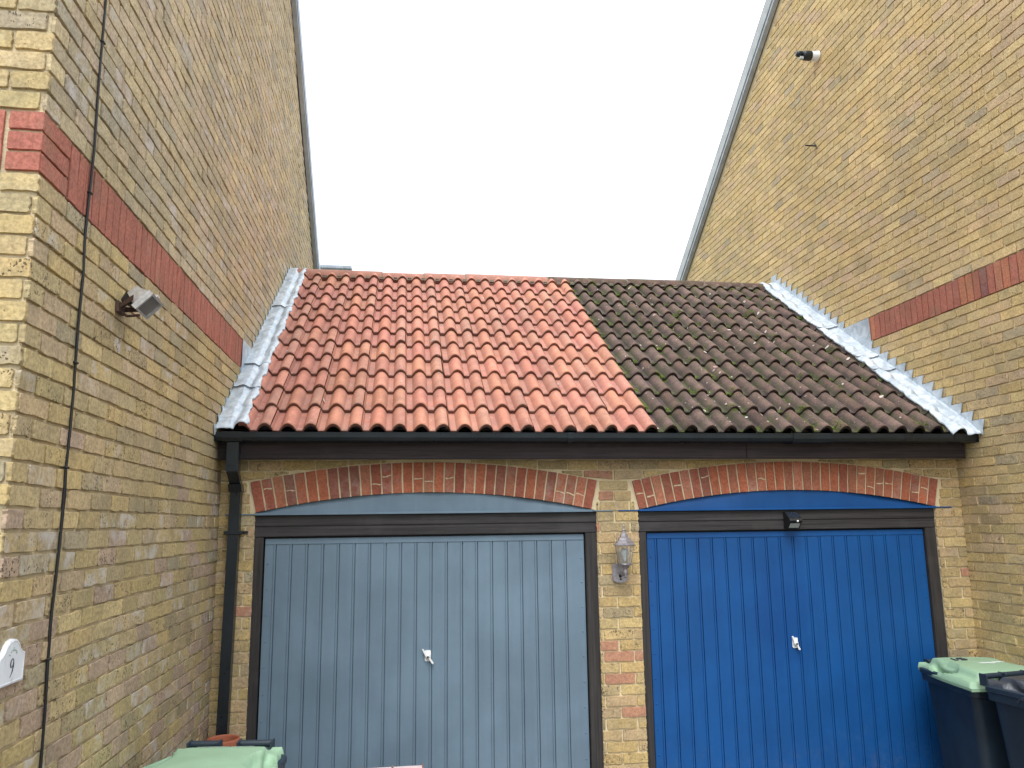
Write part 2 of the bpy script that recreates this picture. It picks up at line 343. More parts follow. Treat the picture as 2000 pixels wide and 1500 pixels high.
# ---- left house
YC = -2.9564
def house(left):
    if left:
        h = thing('house', (-2.4, 1.2, 0), 'left-hand yellow brick house, its side wall carrying the floodlight, black cable and number plaque', 'house')
        F = ((-.004, 0, 0), (0, 1, 0), (0, 0, 1), (1, 0, 0)); a0, a1, zb = YC-.004, 5.1, 3.2972
        top = lambda y: 7.624-.727*(y-2.131) if y > 1.15 else 7.624-.727*(1.15-2.131)-.727*(1.15-y)
    else:
        h = thing('house', (8.0, 1.3, 0), 'right-hand yellow brick house with tall side wall, small camera high up and wheelie bins below', 'house')
        F = ((WR+.004, 0, 0), (0, -1, 0), (0, 0, 1), (-1, 0, 0)); a0, a1, zb = -5.9, 3.3, 3.7275
        top = lambda a: (8.10-.67*(-a-2.128)) if -a > 1.3 else 8.10-.67*(1.3-2.128)-.67*(1.3+a)
    yy = (lambda a: a) if left else (lambda a: -a)
    nd = int(zb/.075); zs = [zb-.075*k for k in range(nd, 0, -1)]
    if not left:                                      # coursing eases to line up with the garage at the corner
        zs = [z if z > 2.8 else 2.8275-(2.8275-z)*.939 for z in zs]; zs = [zs[0]-.0704*k for k in range(int(zs[0]/.0704), 0, -1)]+zs
    zs = zs+[zb]; up_ = [zb+.225+.075*k for k in range(70)]
    zmax = 9.2
    def keep(q0, q1, z0, z1):
        ya, yb = yy(q0), yy(q1)
        if z1 > min(top(q0), top(q1))+.04: return []
        if min(ya, yb) > .02 and z1 < pz(min(ya, yb)) - .02 and min(ya, yb) < 2.6: return []
        return [(q0, q1)]
    st = YC if left else -3.3
    Q1 = courses(a0, a1, zs, keep, st); Q2 = courses(a0, a1, [z for z in up_ if z < zmax], keep, st, 1)
    n1, n2 = len(Q1), len(Q2)
    if left:
        zc = Q1[:, 0, 1]; low = np.clip((2.6-zc)/1.6, 0, 1)
        cA = buff(n1, [6, 6, 6, 3, 4, 3, 2, 1.5]); pk = RS.uniform(0, 1, n1) < low*.30
        cA[pk] = np.array((.48, .355, .265))*(1+RS.uniform(-.1, .1, (pk.sum(), 1)))
        rA = rvals(n1, .55, .3); rA[:, 1] = np.where(RS.uniform(0, 1, n1) < .10+low*.30, RS.uniform(.4, 1, n1), 0)
        cB = buff(n2, [2, 3, 6, 3, 4, 3, 5, 3]); cB = cB*.88+cB.mean(1, keepdims=True)*.12+.045; rB = rvals(n2, .35, .25); rB[:, 1] = np.where(RS.uniform(0, 1, n2) < .22, RS.uniform(.3, .9, n2), 0)  # upper bricks desaturated and lifted: glare haze put into their colour
    else:
        cA = buff(n1, [8, 4, 6, 6, 1.5, 3, 1.2, 1]); rA = rvals(n1, .5, .1); cB = buff(n2, [8, 3, 6, 8, 1, 4, 2, 1]); rB = rvals(n2, .4, .1)
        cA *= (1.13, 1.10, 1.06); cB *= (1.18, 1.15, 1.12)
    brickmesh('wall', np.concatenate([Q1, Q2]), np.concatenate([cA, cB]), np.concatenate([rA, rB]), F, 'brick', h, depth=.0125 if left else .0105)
    # red soldier band
    bq = []; a = (a0+.225) if left else a0
    if left:
        for k in range(3): bq.append([(a0, zb+.075*k+.005), (a0+.215, zb+.075*k+.005), (a0+.215, zb+.075*k+.070), (a0, zb+.075*k+.070)])
    while a < (.75 if left else 3.28):
        if left or a > -1.1:
            d = RS.uniform(-.0015, .0015); bq.append([(a+.0045, zb+.004+d), (a+.0705, zb+.004), (a+.0705, zb+.221), (a+.0045, zb+.221+d)])
        a += .075
    nb = len(bq); red = np.array([(.42, .155, .115)])*(1+RS.uniform(-.08, .08, (nb, 1))) if left else np.array([(.42, .155, .115), (.46, .19, .12), (.28, .12, .11), (.38, .14, .10), (.52, .20, .12)])[RS.choice(5, nb, p=[.4, .2, .1, .2, .1])]*(1+RS.uniform(-.06, .06, (nb, 1)))
    brickmesh('brick_band', bq, red, rvals(nb, .12, .05), F, 'redbrick', h, depth=.0105, jit=.0008, r=.003)
    T = (lambda a, b: (-.003, a, b)) if left else (lambda a, b: (WR+.003, -a, b))
    m = MB(); n = 60
    for i in range(n):
        x0, x1 = a0+(a1-a0)*i/n, a0+(a1-a0)*(i+1)/n; slab(m, [(x0, 0), (x1, 0), (x1, top(x1)), (x0, top(x0))], T)
    obj('mortar', m, 'mortar_w' if left else 'mortar', h)
    m = MB(); x = -.0005 if left else WR+.0005; y0, y1 = (YC, .8) if left else (-3.2, 1.15)
    if left: m.add([(x, y0+.22, zb), (x, y1, zb), (x, y1, zb+.225), (x, y0+.22, zb+.225)], [(0, 1, 2, 3)])
    else: m.add([(x, y0, zb), (x, y1, zb), (x, y1, zb+.225), (x, y0, zb+.225)], [(0, 3, 2, 1)])
    obj('band_joint', m, 'mortar_red', h)
    # street-facing wall
    if left:
        Ff = ((0, YC, 0), (1, 0, 0), (0, 0, 1), (0, -1, 0)); b0, b1 = -2.6, .0065
        kp = lambda q0, q1, z0, z1: [(q0, q1)]
        Q = np.concatenate([courses(b0, b1-.0, zs, kp, -.2325, 1), courses(b0, b1, [z for z in up_ if z < 5.55], kp, -.2325, 0)])
        n = len(Q); brickmesh('front_wall', Q, buff(n, [8, 4, 3, 4, 3, 3, 2, 2]), rvals(n, .6, .1), Ff, 'brick', h)
        bq = [[(-.104, zb+.075*k+.005), (.0065, zb+.075*k+.005), (.0065, zb+.075*k+.070), (-.104, zb+.075*k+.070)] for k in range(3)]
        a = -.19
        while a > b0: bq.append([(a+.003, zb+.004), (a+.069, zb+.004), (a+.069, zb+.221), (a+.003, zb+.221)]); a -= .075
        n = len(bq); brickmesh('brick_band', bq, np.array([(.43, .155, .12)])*(1+RS.uniform(-.08, .08, (n, 1))), rvals(n, .1, 0), Ff, 'redbrick', h, jit=.0008, r=.003)
        m = MB(); m.add([(b0, YC, 0), (0, YC, 0), (0, YC, 5.6), (b0, YC, 5.6)], [(0, 1, 2, 3)]); obj('front_mortar', m, 'mortar_w', h)
    else:
        Ff = ((WR, -3.3, 0), (1, 0, 0), (0, 0, 1), (0, -1, 0))
        Q = courses(-.0065, 2.6, zs, lambda q0, q1, z0, z1: [(q0, q1)], 0, 1); Q = np.concatenate([Q, courses(-.0065, 2.6, [z for z in [zb+.075*k for k in range(30)]], lambda *a: [(a[0], a[1])], 0, 0)])
        n = len(Q); brickmesh('front_wall', Q, buff(n, [8, 4, 3, 4, 3, 3, 2, 2]), rvals(n, .6, .1), Ff, 'brick', h)
        m = MB(); m.add([(WR, -3.3, 0), (WR+2.6, -3.3, 0), (WR+2.6, -3.3, 5.95), (WR, -3.3, 5.95)], [(0, 1, 2, 3)]); obj('front_mortar', m, 'mortar', h)
    # roof slopes and verge boards
    ridge = 1.15 if left else 1.3; sl_ = .727 if left else .67; over = .062 if left else .070
    yr0, yr1 = (YC-.35, 5.35) if left else (-3.65, 6.15); zt = lambda y: top(yy(y)) if left else top(-y)
    xo = over if left else WR-over; xi = -5.2 if left else WR+5.2; xw = .012 if left else WR-.012
    m = MB()
    for ya, yb in ((yr0, ridge), (ridge, yr1)):
        p = [(ya, zt(ya)+.11), (yb, zt(yb)+.11), (yb, zt(yb)+.26), (ya, zt(ya)+.26)]
        m.prism(p, lambda a, b, d: (d, a, b), *((xi, xo-.004) if left else (xo+.004, xi)))
    obj('roof', m, 'slate', h)
    m = MB(); cuts = [yr0, ridge, 2.35, 3.9, yr1] if left else [yr0, ridge, 2.6, 4.2, yr1]
    for ya, yb in zip(cuts[:-1], cuts[1:]):
        g_ = .003; p = [(ya+g_, zt(ya)-.02), (yb-g_, zt(yb)-.02), (yb-g_, zt(yb)+.108), (ya+g_, zt(ya)+.108)]
        m.prism(p, lambda a, b, d: (d, a, b), *sorted((xw, xo)))
    obj('verge_board', m, 'verge', h)
    m = MB()
    for ya, yb in ((yr0, ridge), (ridge, yr1)):
        p = [(ya, zt(ya)+.03), (yb, zt(yb)+.03), (yb, zt(yb)+.20), (ya, zt(ya)+.20)]
        m.prism(p, lambda a, b, d: (d, a, b), *sorted((xo+(.001 if left else -.001), xo+(.010 if left else -.013))))
    obj('verge_trim', m, 'verge' if left else 'vergelight', h)
    return h
HL = house(True); HR = house(False)
m = MB(); m.box(.02, .47, 5.56, 6.3, 5.80, 5.835)
for k in range(20): m.box(.03+k*.022, .042+k*.022, 5.553, 5.60, 5.787, 5.829)
t = thing('canopy', (.24, 5.9, 5.4), 'small dark ribbed canopy edge showing just above the left end of the ridge', 'canopy')
obj('ribbed_sheet', m, 'verge', t); m = MB(); m.box(.06, .10, 5.7, 5.74, 4.6, 5.80); m.box(.40, .44, 5.7, 5.74, 4.6, 5.80); m.box(-.02, .44, 5.70, 5.76, 4.56, 4.60); obj('bracket', m, 'verge', t)

# ------------------------------------------------------------ garage building
G = thing('garage_building', (2.775, 2.7, 0), 'joined brick garages with a grey door and a blue door under one two-coloured roof', 'garage')
FA = ((0, 0, 0), (1, 0, 0), (0, 0, 1), (0, -1, 0))
ARC = [dict(cx=1.426, hw=1.182, zi=2.327, zs=2.196), dict(cx=4.141, hw=1.184, zi=2.325, zs=2.190)]
for A in ARC:
    s_ = A['zi']-A['zs']; A['R'] = (A['hw']**2+s_**2)/(2*s_); A['cz'] = A['zi']-A['R']; A['Re'] = A['R']+.212
OPEN = [(.243, 2.640), (2.950, 5.316)]                # brick openings below the steel
def zin(x, A, R): return A['cz']+math.sqrt(max(R*R-(x-A['cx'])**2, 0))
def keepf(q0, q1, z0, z1):
    segs = [(q0, q1)]
    if z1 < 2.20:
        for o0, o1 in OPEN: segs = [(a, b) for s0, s1 in segs for a, b in ((s0, min(s1, o0)), (max(s0, o1), s1)) if b-a > .012]
        return segs
    for A in ARC:                                     # cut bricks against the extrados
        def endx(z): return A['hw']+.007+.052*min(max((z-A['zs'])/.205, 0), 1)
        def ze(x):
            u = abs(x-A['cx']); e = A['hw']+.052
            if u > endx(z1): return -9.
            return A['cz']+math.sqrt(A['Re']**2-min(u, e)**2)+.007
        out = []
        for sg in segs:
            if len(sg) == 4: out.append(sg); continue
            N_ = 14; st_ = []
            for i in range(N_+1):
                x = sg[0]+(sg[1]-sg[0])*i/N_; u = abs(x-A['cx']); zb_ = max(z0, ze(x))
                st_.append((x, zb_, z1-zb_ > .011))
            i = 0
            while i <= N_:
                if not st_[i][2]: i += 1; continue
                j = i
                while j < N_ and st_[j+1][2]: j += 1
                if st_[j][0]-st_[i][0] > .012:
                    mid = st_[(i+j)//2]
                    if (st_[i][1] > z0+1e-6) != (st_[j][1] > z0+1e-6) and j-i > 4:   # split where the curve leaves the course line
                        q_ = next(k for k in range(i, j) if (st_[k][1] > z0+1e-6) != (st_[k+1][1] > z0+1e-6)); q_ = min(max(q_, i+1), j-1)
                        out.append((st_[i][0], st_[j][0], st_[i][1], st_[j][1], st_[q_][0], st_[q_][1]))
                    elif st_[i][1] > z0+1e-6 or st_[j][1] > z0+1e-6: out.append((st_[i][0], st_[j][0], st_[i][1], st_[j][1]))
                    else: out.append((st_[i][0], st_[j][0]))
                i = j+1
        segs = [o[:4] if len(o) == 6 else o for o in out]
    return segs
zf = [.005+.075*k for k in range(35)]
Q = courses(.004, WR-.004, zf, keepf, .075)
n = len(Q); cF = buff(n, [6, 3, 3, 5, 2, 6, 5, 2]); pk = (RS.uniform(0, 1, n) < .10) & (Q[:, 0, 0] > 2.5) & (Q[:, 0, 0] < 3) | (RS.uniform(0, 1, n) < .04); cF[pk] = (.46, .25, .18)
cF *= (1.04, 1.0, .93)
brickmesh('wall', Q, cF, rvals(n, .6, .12), FA, 'brick', G, depth=.0105)
m = MB(); xs = sorted(set([0, WR]+[x for o in OPEN for x in o]+list(np.linspace(0, WR, 160))))
def zlow(x):
    for A, (o0, o1) in zip(ARC, OPEN):
        if o0 <= x <= o1: return zin(x, A, A['R'])
    return 0.
for x0, x1 in zip(xs[:-1], xs[1:]):
    if x1-x0 < 1e-4: continue
    mid = (x0+x1)/2; inside = any(o0 < mid < o1 for o0, o1 in OPEN)
    za, zb_ = (zin(x0, ARC[0 if mid < 2.8 else 1], ARC[0 if mid < 2.8 else 1]['R']), zin(x1, ARC[0 if mid < 2.8 else 1], ARC[0 if mid < 2.8 else 1]['R'])) if inside else (0, 0)
    m.add([(x0, 0, za), (x1, 0, zb_), (x1, 0, 2.66), (x0, 0, 2.66)], [(0, 1, 2, 3)])
obj('mortar', m, 'mortar', G)
m = MB()
for x in (.243, 2.640, 2.950, 5.316):                 # brick reveals behind the frames
    m.add([(x, 0, 0), (x, .10, 0), (x, .10, 2.2), (x, 0, 2.2)], [(0, 1, 2, 3)])
m.box(.01, WR-.01, 2.6, 2.62, 0, 4.5); m.box(.01, WR-.01, .16, 2.6, .0, .004); obj('inner_wall', m, 'mortar_w', G)
RED = np.array([(.46, .15, .085), (.37, .12, .08), (.42, .16, .10), (.30, .115, .085), (.50, .19, .12)])
for A in ARC:
    am = math.asin(A['hw']/A['R']); N_ = 33; bq = []; c_ = []; marks = MB(); mk_ = []
    for k in range(N_):
        a0 = -am+2*am*k/N_; a1 = -am+2*am*(k+1)/N_; g_ = .0050/A['R']
        P = lambda a, R: (A['cx']+R*math.sin(a), A['cz']+R*math.cos(a))
        bq.append([P(a0+g_, A['R']), P(a1-g_, A['R']), P(a1-g_*.96, A['Re']), P(a0+g_*.96, A['Re'])]); c_.append(RED[RS.choice(5, p=[.30, .22, .22, .12, .14])]*RS.uniform(.92, 1.08))
        if RS.uniform() < .3: mk_.append((a0, a1, RS.uniform(.25, .75)))
    brickmesh('arch', bq, np.array(c_), rvals(N_, .12, .12), FA, 'redbrick', G, depth=.0085, jit=.0009, r=.003)
    m = MB(); n = 60                                   # cream pointing bed of the arch
    vs = []
    for i in range(n+1):
        a = -am*1.004+2*am*1.004*i/n; vs += [(A['cx']+R*math.sin(a), -.002, A['cz']+R*math.cos(a)) for R in (A['R'], A['Re']+.004)]
    m.add(vs, [(2*i, 2*i+2, 2*i+3, 2*i+1) for i in range(n)]); marks = m
    for a0, a1, f in mk_:                              # smeared mortar across some arch bricks
        R = A['R']+.212*f; z_ = RS.uniform(-.006, .006); L = []
        for t_ in np.linspace(.12, .9, 7):
            a = a0+(a1-a0)*t_; L.append((A['cx']+R*math.sin(a), -.0112, A['cz']+(R+z_*math.sin(t_*5))*math.cos(a), RS.uniform(.002, .006)))
        vs = [(x, y, z+s__*w_) for x, y, z, w_ in L for s__ in (-1, 1)]
        marks.add(vs, [(2*i, 2*i+2, 2*i+3, 2*i+1) for i in range(6)])
    obj('arch_pointing', marks, 'mortar_arch', G)
    # soffit of the arch
    m = MB(); vs = []
    for i in range(n+1):
        a = -am+2*am*i/n; vs += [(A['cx']+A['R']*math.sin(a), y, A['cz']+A['R']*math.cos(a)) for y in (-.003, .10)]
    m.add(vs, [(2*i, 2*i+1, 2*i+3, 2*i+2) for i in range(n)]); obj('arch_underside', m, 'redbrick', G)
# steel lintels filling the arches, painted with each door
for A, mat, x0, x1, lab in ((ARC[0], 'grey_door', .046, 2.762, 'grey-blue painted steel lintel'), (ARC[1], 'blue_door', 2.803, 5.458, 'bright blue painted steel lintel')):
    n = 40; xs = np.linspace(A['cx']-A['hw']-.02, A['cx']+A['hw']+.02, n+1)
    m = MB()
    def fn(a, b):
        x = A['cx']-A['hw']-.02+a*(2*A['hw']+.04); zt_ = max(zin(x, A, A['R'])+.004, 2.197); bow = .006*math.sin(a*9)+.004*math.sin(a*23+2)
        return (x, .006+bow*b+.010*b*b, 2.193+(zt_-2.193)*b)
    m.grid(60, 8, fn); L = obj('lintel', m, mat, G); L['label'] = lab
    m = MB(); m.box(x0, x1, -.016, .012, 2.180, 2.1885, .002); m.box(A['cx']-A['hw'], A['cx']+A['hw'], -.020, -.014, 2.1775, 2.1935, .002); obj('lintel_flange', m, mat, L)
# ---- doors
def door(nm, o0, o1, i0, i1, mat, hx, lab, dim):
    D = props(bpy.data.objects.new('garage_door', None), lab); COL.objects.link(D); D.parent = G; D.empty_display_size = .2
    X0, X1 = i0+.010, i1-.008; YF = .040
    m = MB(); m.box(X0, X1, YF+.014, YF+.03, .03, 2.020)
    prof = []; x = X0+.075; pitch = .1068; cuts = []
    while x < X1-.06: cuts.append(x); x += pitch
    prof = [(X0, YF-.004)]
    for c in cuts: prof += [(c-.020, YF-.004), (c-.0185, YF-.0005), (c-.0165, YF-.0005), (c-.015, YF-.006), (c-.0045, YF-.006), (c-.004, YF+.012), (c+.0015, YF+.012), (c+.002, YF-.004)]
    prof += [(X1, YF-.004)]
    vs = [(a, b, z) for z in (.06, 1.982) for a, b in prof]; k = len(prof)
    m.add(vs, [(i, i+1, k+i+1, k+i) for i in range(k-1)])
    m.box(X0, X1, YF-.0085, YF-.001, 1.979, 2.019, .002)
    P = obj('panel', m, mat, D)
    m = MB()
    for side in (X0+.022, X1-.022):
        for z in np.arange(.15, 1.95, .17): m.lathe([(.0055, 0), (.005, .0025), (.0025, .004), (0, .0045)], 10, Matrix.Translation((side, YF-.004, z)) @ Matrix.Rotation(math.pi/2, 4, 'X'))
    obj('rivet', m, mat, D)['kind'] = 'stuff'
    # handle: white escutcheon, boss and slanted lever
    hz = 1.212; R_ = Matrix.Translation((hx, YF-.006, hz)) @ Matrix.Rotation(math.pi/2, 4, 'X')
    m = MB(); pts = [(-.021, -.030), (-.014, -.036), (.014, -.036), (.021, -.030), (.021, .034), (.012, .037), (-.012, .037), (-.021, .034)]
    T = lambda a, b, d: (hx+a, YF-.005-d, hz+b)
    m.prism(pts, T, 0, .006); m.lathe([(.018, 0), (.017, .020), (.014, .026), (0, .027)], 20, R_)
    lv = [(-.040, .046), (-.032, .049), (-.020, .030), (.004, .008), (.024, -.022), (.040, -.044), (.036, -.052), (.028, -.050), (.006, -.018), (-.022, .008)] if dim else [(-.030, .046), (-.020, .050), (-.004, .018), (.012, .006), (.020, -.026), (.030, -.042), (.026, -.050), (.018, -.048), (.002, -.016), (-.014, .004)]
    m.prism(lv, T, .014, .024)
    H = obj('handle', m, 'white', D); m = MB(); m.lathe([(.0065, .0275), (.006, .029), (0, .0292)], 12, R_ @ Matrix.Translation((0, -.004, .004))); obj('keyhole', m, 'black', D)
    # timber frame
    fr = MB(); z2 = 2.171
    fr.box(o0-.004, o1+.004, .006, .095, 2.104, 2.1765, .003); fr.box(o0-.002, o1+.002, .010, .095, 2.031, 2.0995, .004)
    obj('door_head', fr, 'frame', G)
    fr = MB(); fr.box(o0-.004, i0, .012, .095, 0, 2.030, .004); obj('door_jamb', fr, 'frame_v', G)
    fr = MB(); fr.box(i1, o1+.004, .012, .095, 0, 2.030, .004); obj('door_jamb', fr, 'frame_v', G)
    m = MB(); m.box(i0-.002, i1+.002, .085, .10, 0, 2.05); m.box(o0, o1, .013, .09, 2.095, 2.108); m.box(o0, o1, .097, .12, 2.0, 2.30); obj('dark_gap_backing', m, 'black', G)  # solid black backing stands in for the shade inside the door gaps
door('grey', .243, 2.640, .303, 2.556, 'grey_door', 1.428, 'grey-blue ribbed steel garage door', True)
door('blue', 2.950, 5.316, 3.012, 5.232, 'blue_door', 4.114, 'bright blue ribbed steel garage door with damp dark streaks', False)

# ---- roof tiles
PITCH = .1488; R0 = .325; GA = .3115; NR = 12; XL0, XL1 = .155, 5.37; SEAM = R0+18*PITCH+.037
def rollh(x):
    u = ((x-R0)/PITCH+.5) % 1.-.5; a = abs(u)/.345
    return (math.cos(a*math.pi/2)**.62 if a < 1 else 0.)
def tiles(x_from, x_to, mat, name, colf, label):
    vs = []; fs = []; cols = []; rvs = []; HR_ = .054
    e0 = R0+.037-2*PITCH; edges = [e0+2*PITCH*k for k in range(25)]
    for row in range(NR):
        for ea, eb in zip(edges[:-1], edges[1:]):
            a, b = max(ea+.0017, x_from), min(eb-.0017, x_to)
            if b-a < .03: continue
            s0 = row*GA+RS.normal(0, .0035); s1 = (row+1)*GA+.05; dz = RS.normal(0, .0018); dz2 = RS.normal(0, .0015); sk = RS.normal(0, .003); wx = RS.normal(0, .0012)
            if s0 > 3.55: continue
            s1 = min(s1, 3.56); gr_ = RS.uniform(.1, .65)
            n = max(4, int((b-a)/.0125)); X = np.linspace(a, b, n+1); c = colf(row, (a+b)/2); r_ = RS.uniform(0, 1, 3)
            rings = [(s0+.002, -.026, 0), (s0-.001, -.004, 0), (s0+.004, 0., 0), (s0+.03, .0, .0), (s1-.10, 0., 1), (s1, 0., 1)]; o = len(vs)
            for s, th, _ in rings:
                for x in X:
                    rel = (s-s0)/(GA+.05); hh = rollh(x)*HR_+.030-.030*min(rel*1.1, 1.)+th+dz+(dz2-dz)*(x-a)/(b-a)-(.004 if th < -.01 else 0)*0
                    ss = s+sk*(x-a)/.3
                    # last ring of rolls shrinks slightly to give the shoulder step at the side lap
                    vs.append((x+wx, E0[0]+ss*cs-hh*sn, E0[1]-.030*cs+ss*sn+hh*cs)); gk = gr_*max(0., 1-abs(x-(eb-.037))/.05)**.5; cc = [c[j_]*(1-gk)+(.32, .205, .165)[j_]*(c[0]/.475)*gk for j_ in range(3)]; k_ = .26 if th < -.01 else .40 if th < 0 else .82 if s < s0+.01 else 1.; cols.append((cc[0]*k_, cc[1]*k_, cc[2]*k_, rollh(x))); rvs.append((*r_, 1))   # leading edge: lap shade painted in along with grime
            m_ = n+1
            for j in range(len(rings)-1):
                for i in range(n): fs.append((o+j*m_+i, o+j*m_+i+1, o+(j+1)*m_+i+1, o+(j+1)*m_+i))
            # underside return
            o2 = len(vs)
            for i, x in enumerate(X):
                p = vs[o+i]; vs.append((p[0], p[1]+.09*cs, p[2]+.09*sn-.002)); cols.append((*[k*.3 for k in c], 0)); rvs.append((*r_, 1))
            for i in range(n): fs.append((o2+i, o2+i+1, o+i+1, o+i))
    off = origin(G); me = bpy.data.meshes.new(name); me.from_pydata([(p[0]-off.x, p[1]-off.y, p[2]-off.z) for p in vs], [], fs)
    sm = np.ones(len(fs), bool); me.polygons.foreach_set('use_smooth', sm)
    for nme, arr in (('col', cols), ('rv', rvs)): at = me.attributes.new(nme, 'FLOAT_COLOR', 'POINT'); at.data.foreach_set('color', np.array(arr).ravel())
    me.materials.append(MAT[mat]); me.update()
    try: me.set_sharp_from_angle(angle=math.radians(42))
    except Exception: pass
    o = bpy.data.objects.new(name, me); COL.objects.link(o); o.parent = G; o['label'] = label; return o
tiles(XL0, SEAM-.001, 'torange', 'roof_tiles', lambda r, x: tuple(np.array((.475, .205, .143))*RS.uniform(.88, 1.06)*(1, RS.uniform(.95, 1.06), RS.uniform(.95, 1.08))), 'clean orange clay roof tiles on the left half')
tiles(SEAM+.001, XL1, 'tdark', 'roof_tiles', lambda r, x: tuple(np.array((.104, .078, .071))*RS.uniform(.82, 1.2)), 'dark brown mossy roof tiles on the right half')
m = MB(); yb_ = 5.35; zr_ = pz(2.68)
m.add([(.01, -.12, pz(-.12)-.06), (WR-.01, -.12, pz(-.12)-.06), (WR-.01, 2.66, pz(2.66)-.06), (.01, 2.66, pz(2.66)-.06)], [(0, 1, 2, 3)])
m.add([(.01, 2.66, zr_), (WR-.01, 2.66, zr_), (WR-.01, yb_, pz(0)-.1), (.01, yb_, pz(0)-.1)], [(0, 1, 2, 3)]); obj('roof_deck', m, 'slate', G)
# ridge tiles
YR, ZR, RR = 2.735, 4.708, .118
x = .085; segs = []
while x < WR-.12: segs.append((x, min(x+.452, WR-.10))); x += .456
mo, md, mj = MB(), MB(), MB()
for i, (a, b) in enumerate(segs):
    mm = mo if (a+b)/2 < 2.80 else md; dz = RS.normal(0, .003); r_ = RR*RS.uniform(.98, 1.03)
    pr = []
    for s, rr in ((a, r_), (a+.008, r_+.004), (b-.02, r_+.002), (b, r_)):
        pr.append([(s, YR-rr*1.15*math.cos(t_), ZR+dz+rr*math.sin(t_)) for t_ in np.linspace(-.28, math.pi+.28, 17)])
    vs = [p for r in pr for p in r]; mm.add(vs, [(j*17+k, (j+1)*17+k, (j+1)*17+k+1, j*17+k+1) for j in range(3) for k in range(16)], True)
    vs = [p for p in pr[0]]+[(p[0], p[1]*.0+YR+(p[1]-YR)*.86, ZR+(p[2]-ZR)*.86) for p in pr[0]]; mm.add(vs, [(k, k+1, 18+k, 17+k) for k in range(16)])
    if i: mj.tube([(a-.002, YR-(r_-.002)*1.15*math.cos(t_), ZR+(r_-.002)*math.sin(t_)) for t_ in np.linspace(-.25, math.pi+.2, 14)], .0065, 6)
for mm, mt, c0, lab in ((mo, 'torange', (.36, .17, .13), 'orange ridge tiles'), (md, 'tdark', (.115, .08, .07), 'dark brown mossy ridge tiles')):
    o = obj('ridge_tiles', mm, mt, G); o['label'] = lab; n = len(o.data.vertices)
    for nme, arr in (('col', (*c0, .55)), ('rv', (.3, .5, .2, 1))): at = o.data.attributes.new(nme, 'FLOAT_COLOR', 'POINT'); at.data.foreach_set('color', np.tile(arr, n))
m = mj                                               # mortar bedding with small slips under the ridge
def bd(a, b):
    xx = .12+a*5.26; y = YR-.128-.016*(1-b)+RS.normal(0, .003); return (xx, y, ZR-.045+.06*(b-.5)*1.7+rollh(xx)*.030+RS.normal(0, .003))
m.grid(260, 3, bd)
k = 0; x = R0+PITCH/2
while x < 5.3:
    z = pz(YR-.15)+.012; m.box(x-.022, x+.022, YR-.175, YR-.13, z, z+.013, .002, Matrix.Translation((0, RS.normal(0, .004), RS.normal(0, .003)))); m.box(x-.018, x+.02, YR-.165, YR-.13, z+.018, z+.03, .002); x += PITCH
obj('ridge_bedding', m, 'bed', G)

# moss and lichen flakes on the brown half
def on_tile(x, s, lift=0.):
    row = int(s/GA); rel = (s-row*GA)/(GA+.05); hh = rollh(x)*.054+.030-.030*min(rel*1.1, 1)+lift
    return Vector((x, E0[0]+s*cs-hh*sn, E0[1]-.030*cs+s*sn+hh*cs))
m = MB(); Nn = Vector((0, -sn, cs)); Dn = Vector((0, cs, sn))
patches = []
for k in range(150):
    x = R0+(18+RS.randint(1, 16)+.5)*PITCH+RS.normal(0, .022); s = RS.randint(0, 11)*GA+abs(RS.normal(0, .05))-.006*0; patches.append((x, s, RS.choice([.012, .018, .028, .04], p=[.4, .3, .2, .1])))
for k in range(26): patches.append((SEAM+abs(RS.normal(0, .03)), RS.uniform(0, 3.4), RS.uniform(.01, .025)))
for k in range(40): patches.append((RS.uniform(SEAM, 5.3), 3.40+RS.normal(0, .03), RS.uniform(.01, .022)))
for x, s, r in patches:
    if not SEAM < x < 5.33 or s < .004: continue
    for j in range(int(50*(r/.02)**1.3)):
        dx, ds = RS.normal(0, r*.75), RS.normal(0, r*1.25)
        if s+ds < 0 or s+ds > 3.5: continue
        p = on_tile(x+dx, s+ds); hgt = max(.002, r*.35*math.exp(-(dx*dx+ds*ds)/(r*r)))*RS.uniform(.5, 1.2)
        a = RS.uniform(0, 6.28); w_ = RS.uniform(.0015, .0035); u = (Vector((1, 0, 0))*math.cos(a)+Dn*math.sin(a))*w_; lean = Vector((RS.normal(0, .3), 0, 0))*hgt
        b = p+Nn*.0005; m.add([b-u, b+u, b+u*.6+Nn*hgt+lean, b-u*.6+Nn*hgt+lean], [(0, 1, 2, 3)])
        v_ = (Vector((1, 0, 0))*math.sin(a)-Dn*math.cos(a))*w_*1.3; t2 = b+Nn*hgt; m.add([t2-u*1.3-v_, t2+u*1.3-v_*.6, t2+u+v_, t2-u+v_], [(0, 1, 2, 3)])
o = obj('moss', m, 'moss', G); o['kind'] = 'stuff'; o['label'] = 'green moss tufts in the pans of the brown tiles'
m = MB()
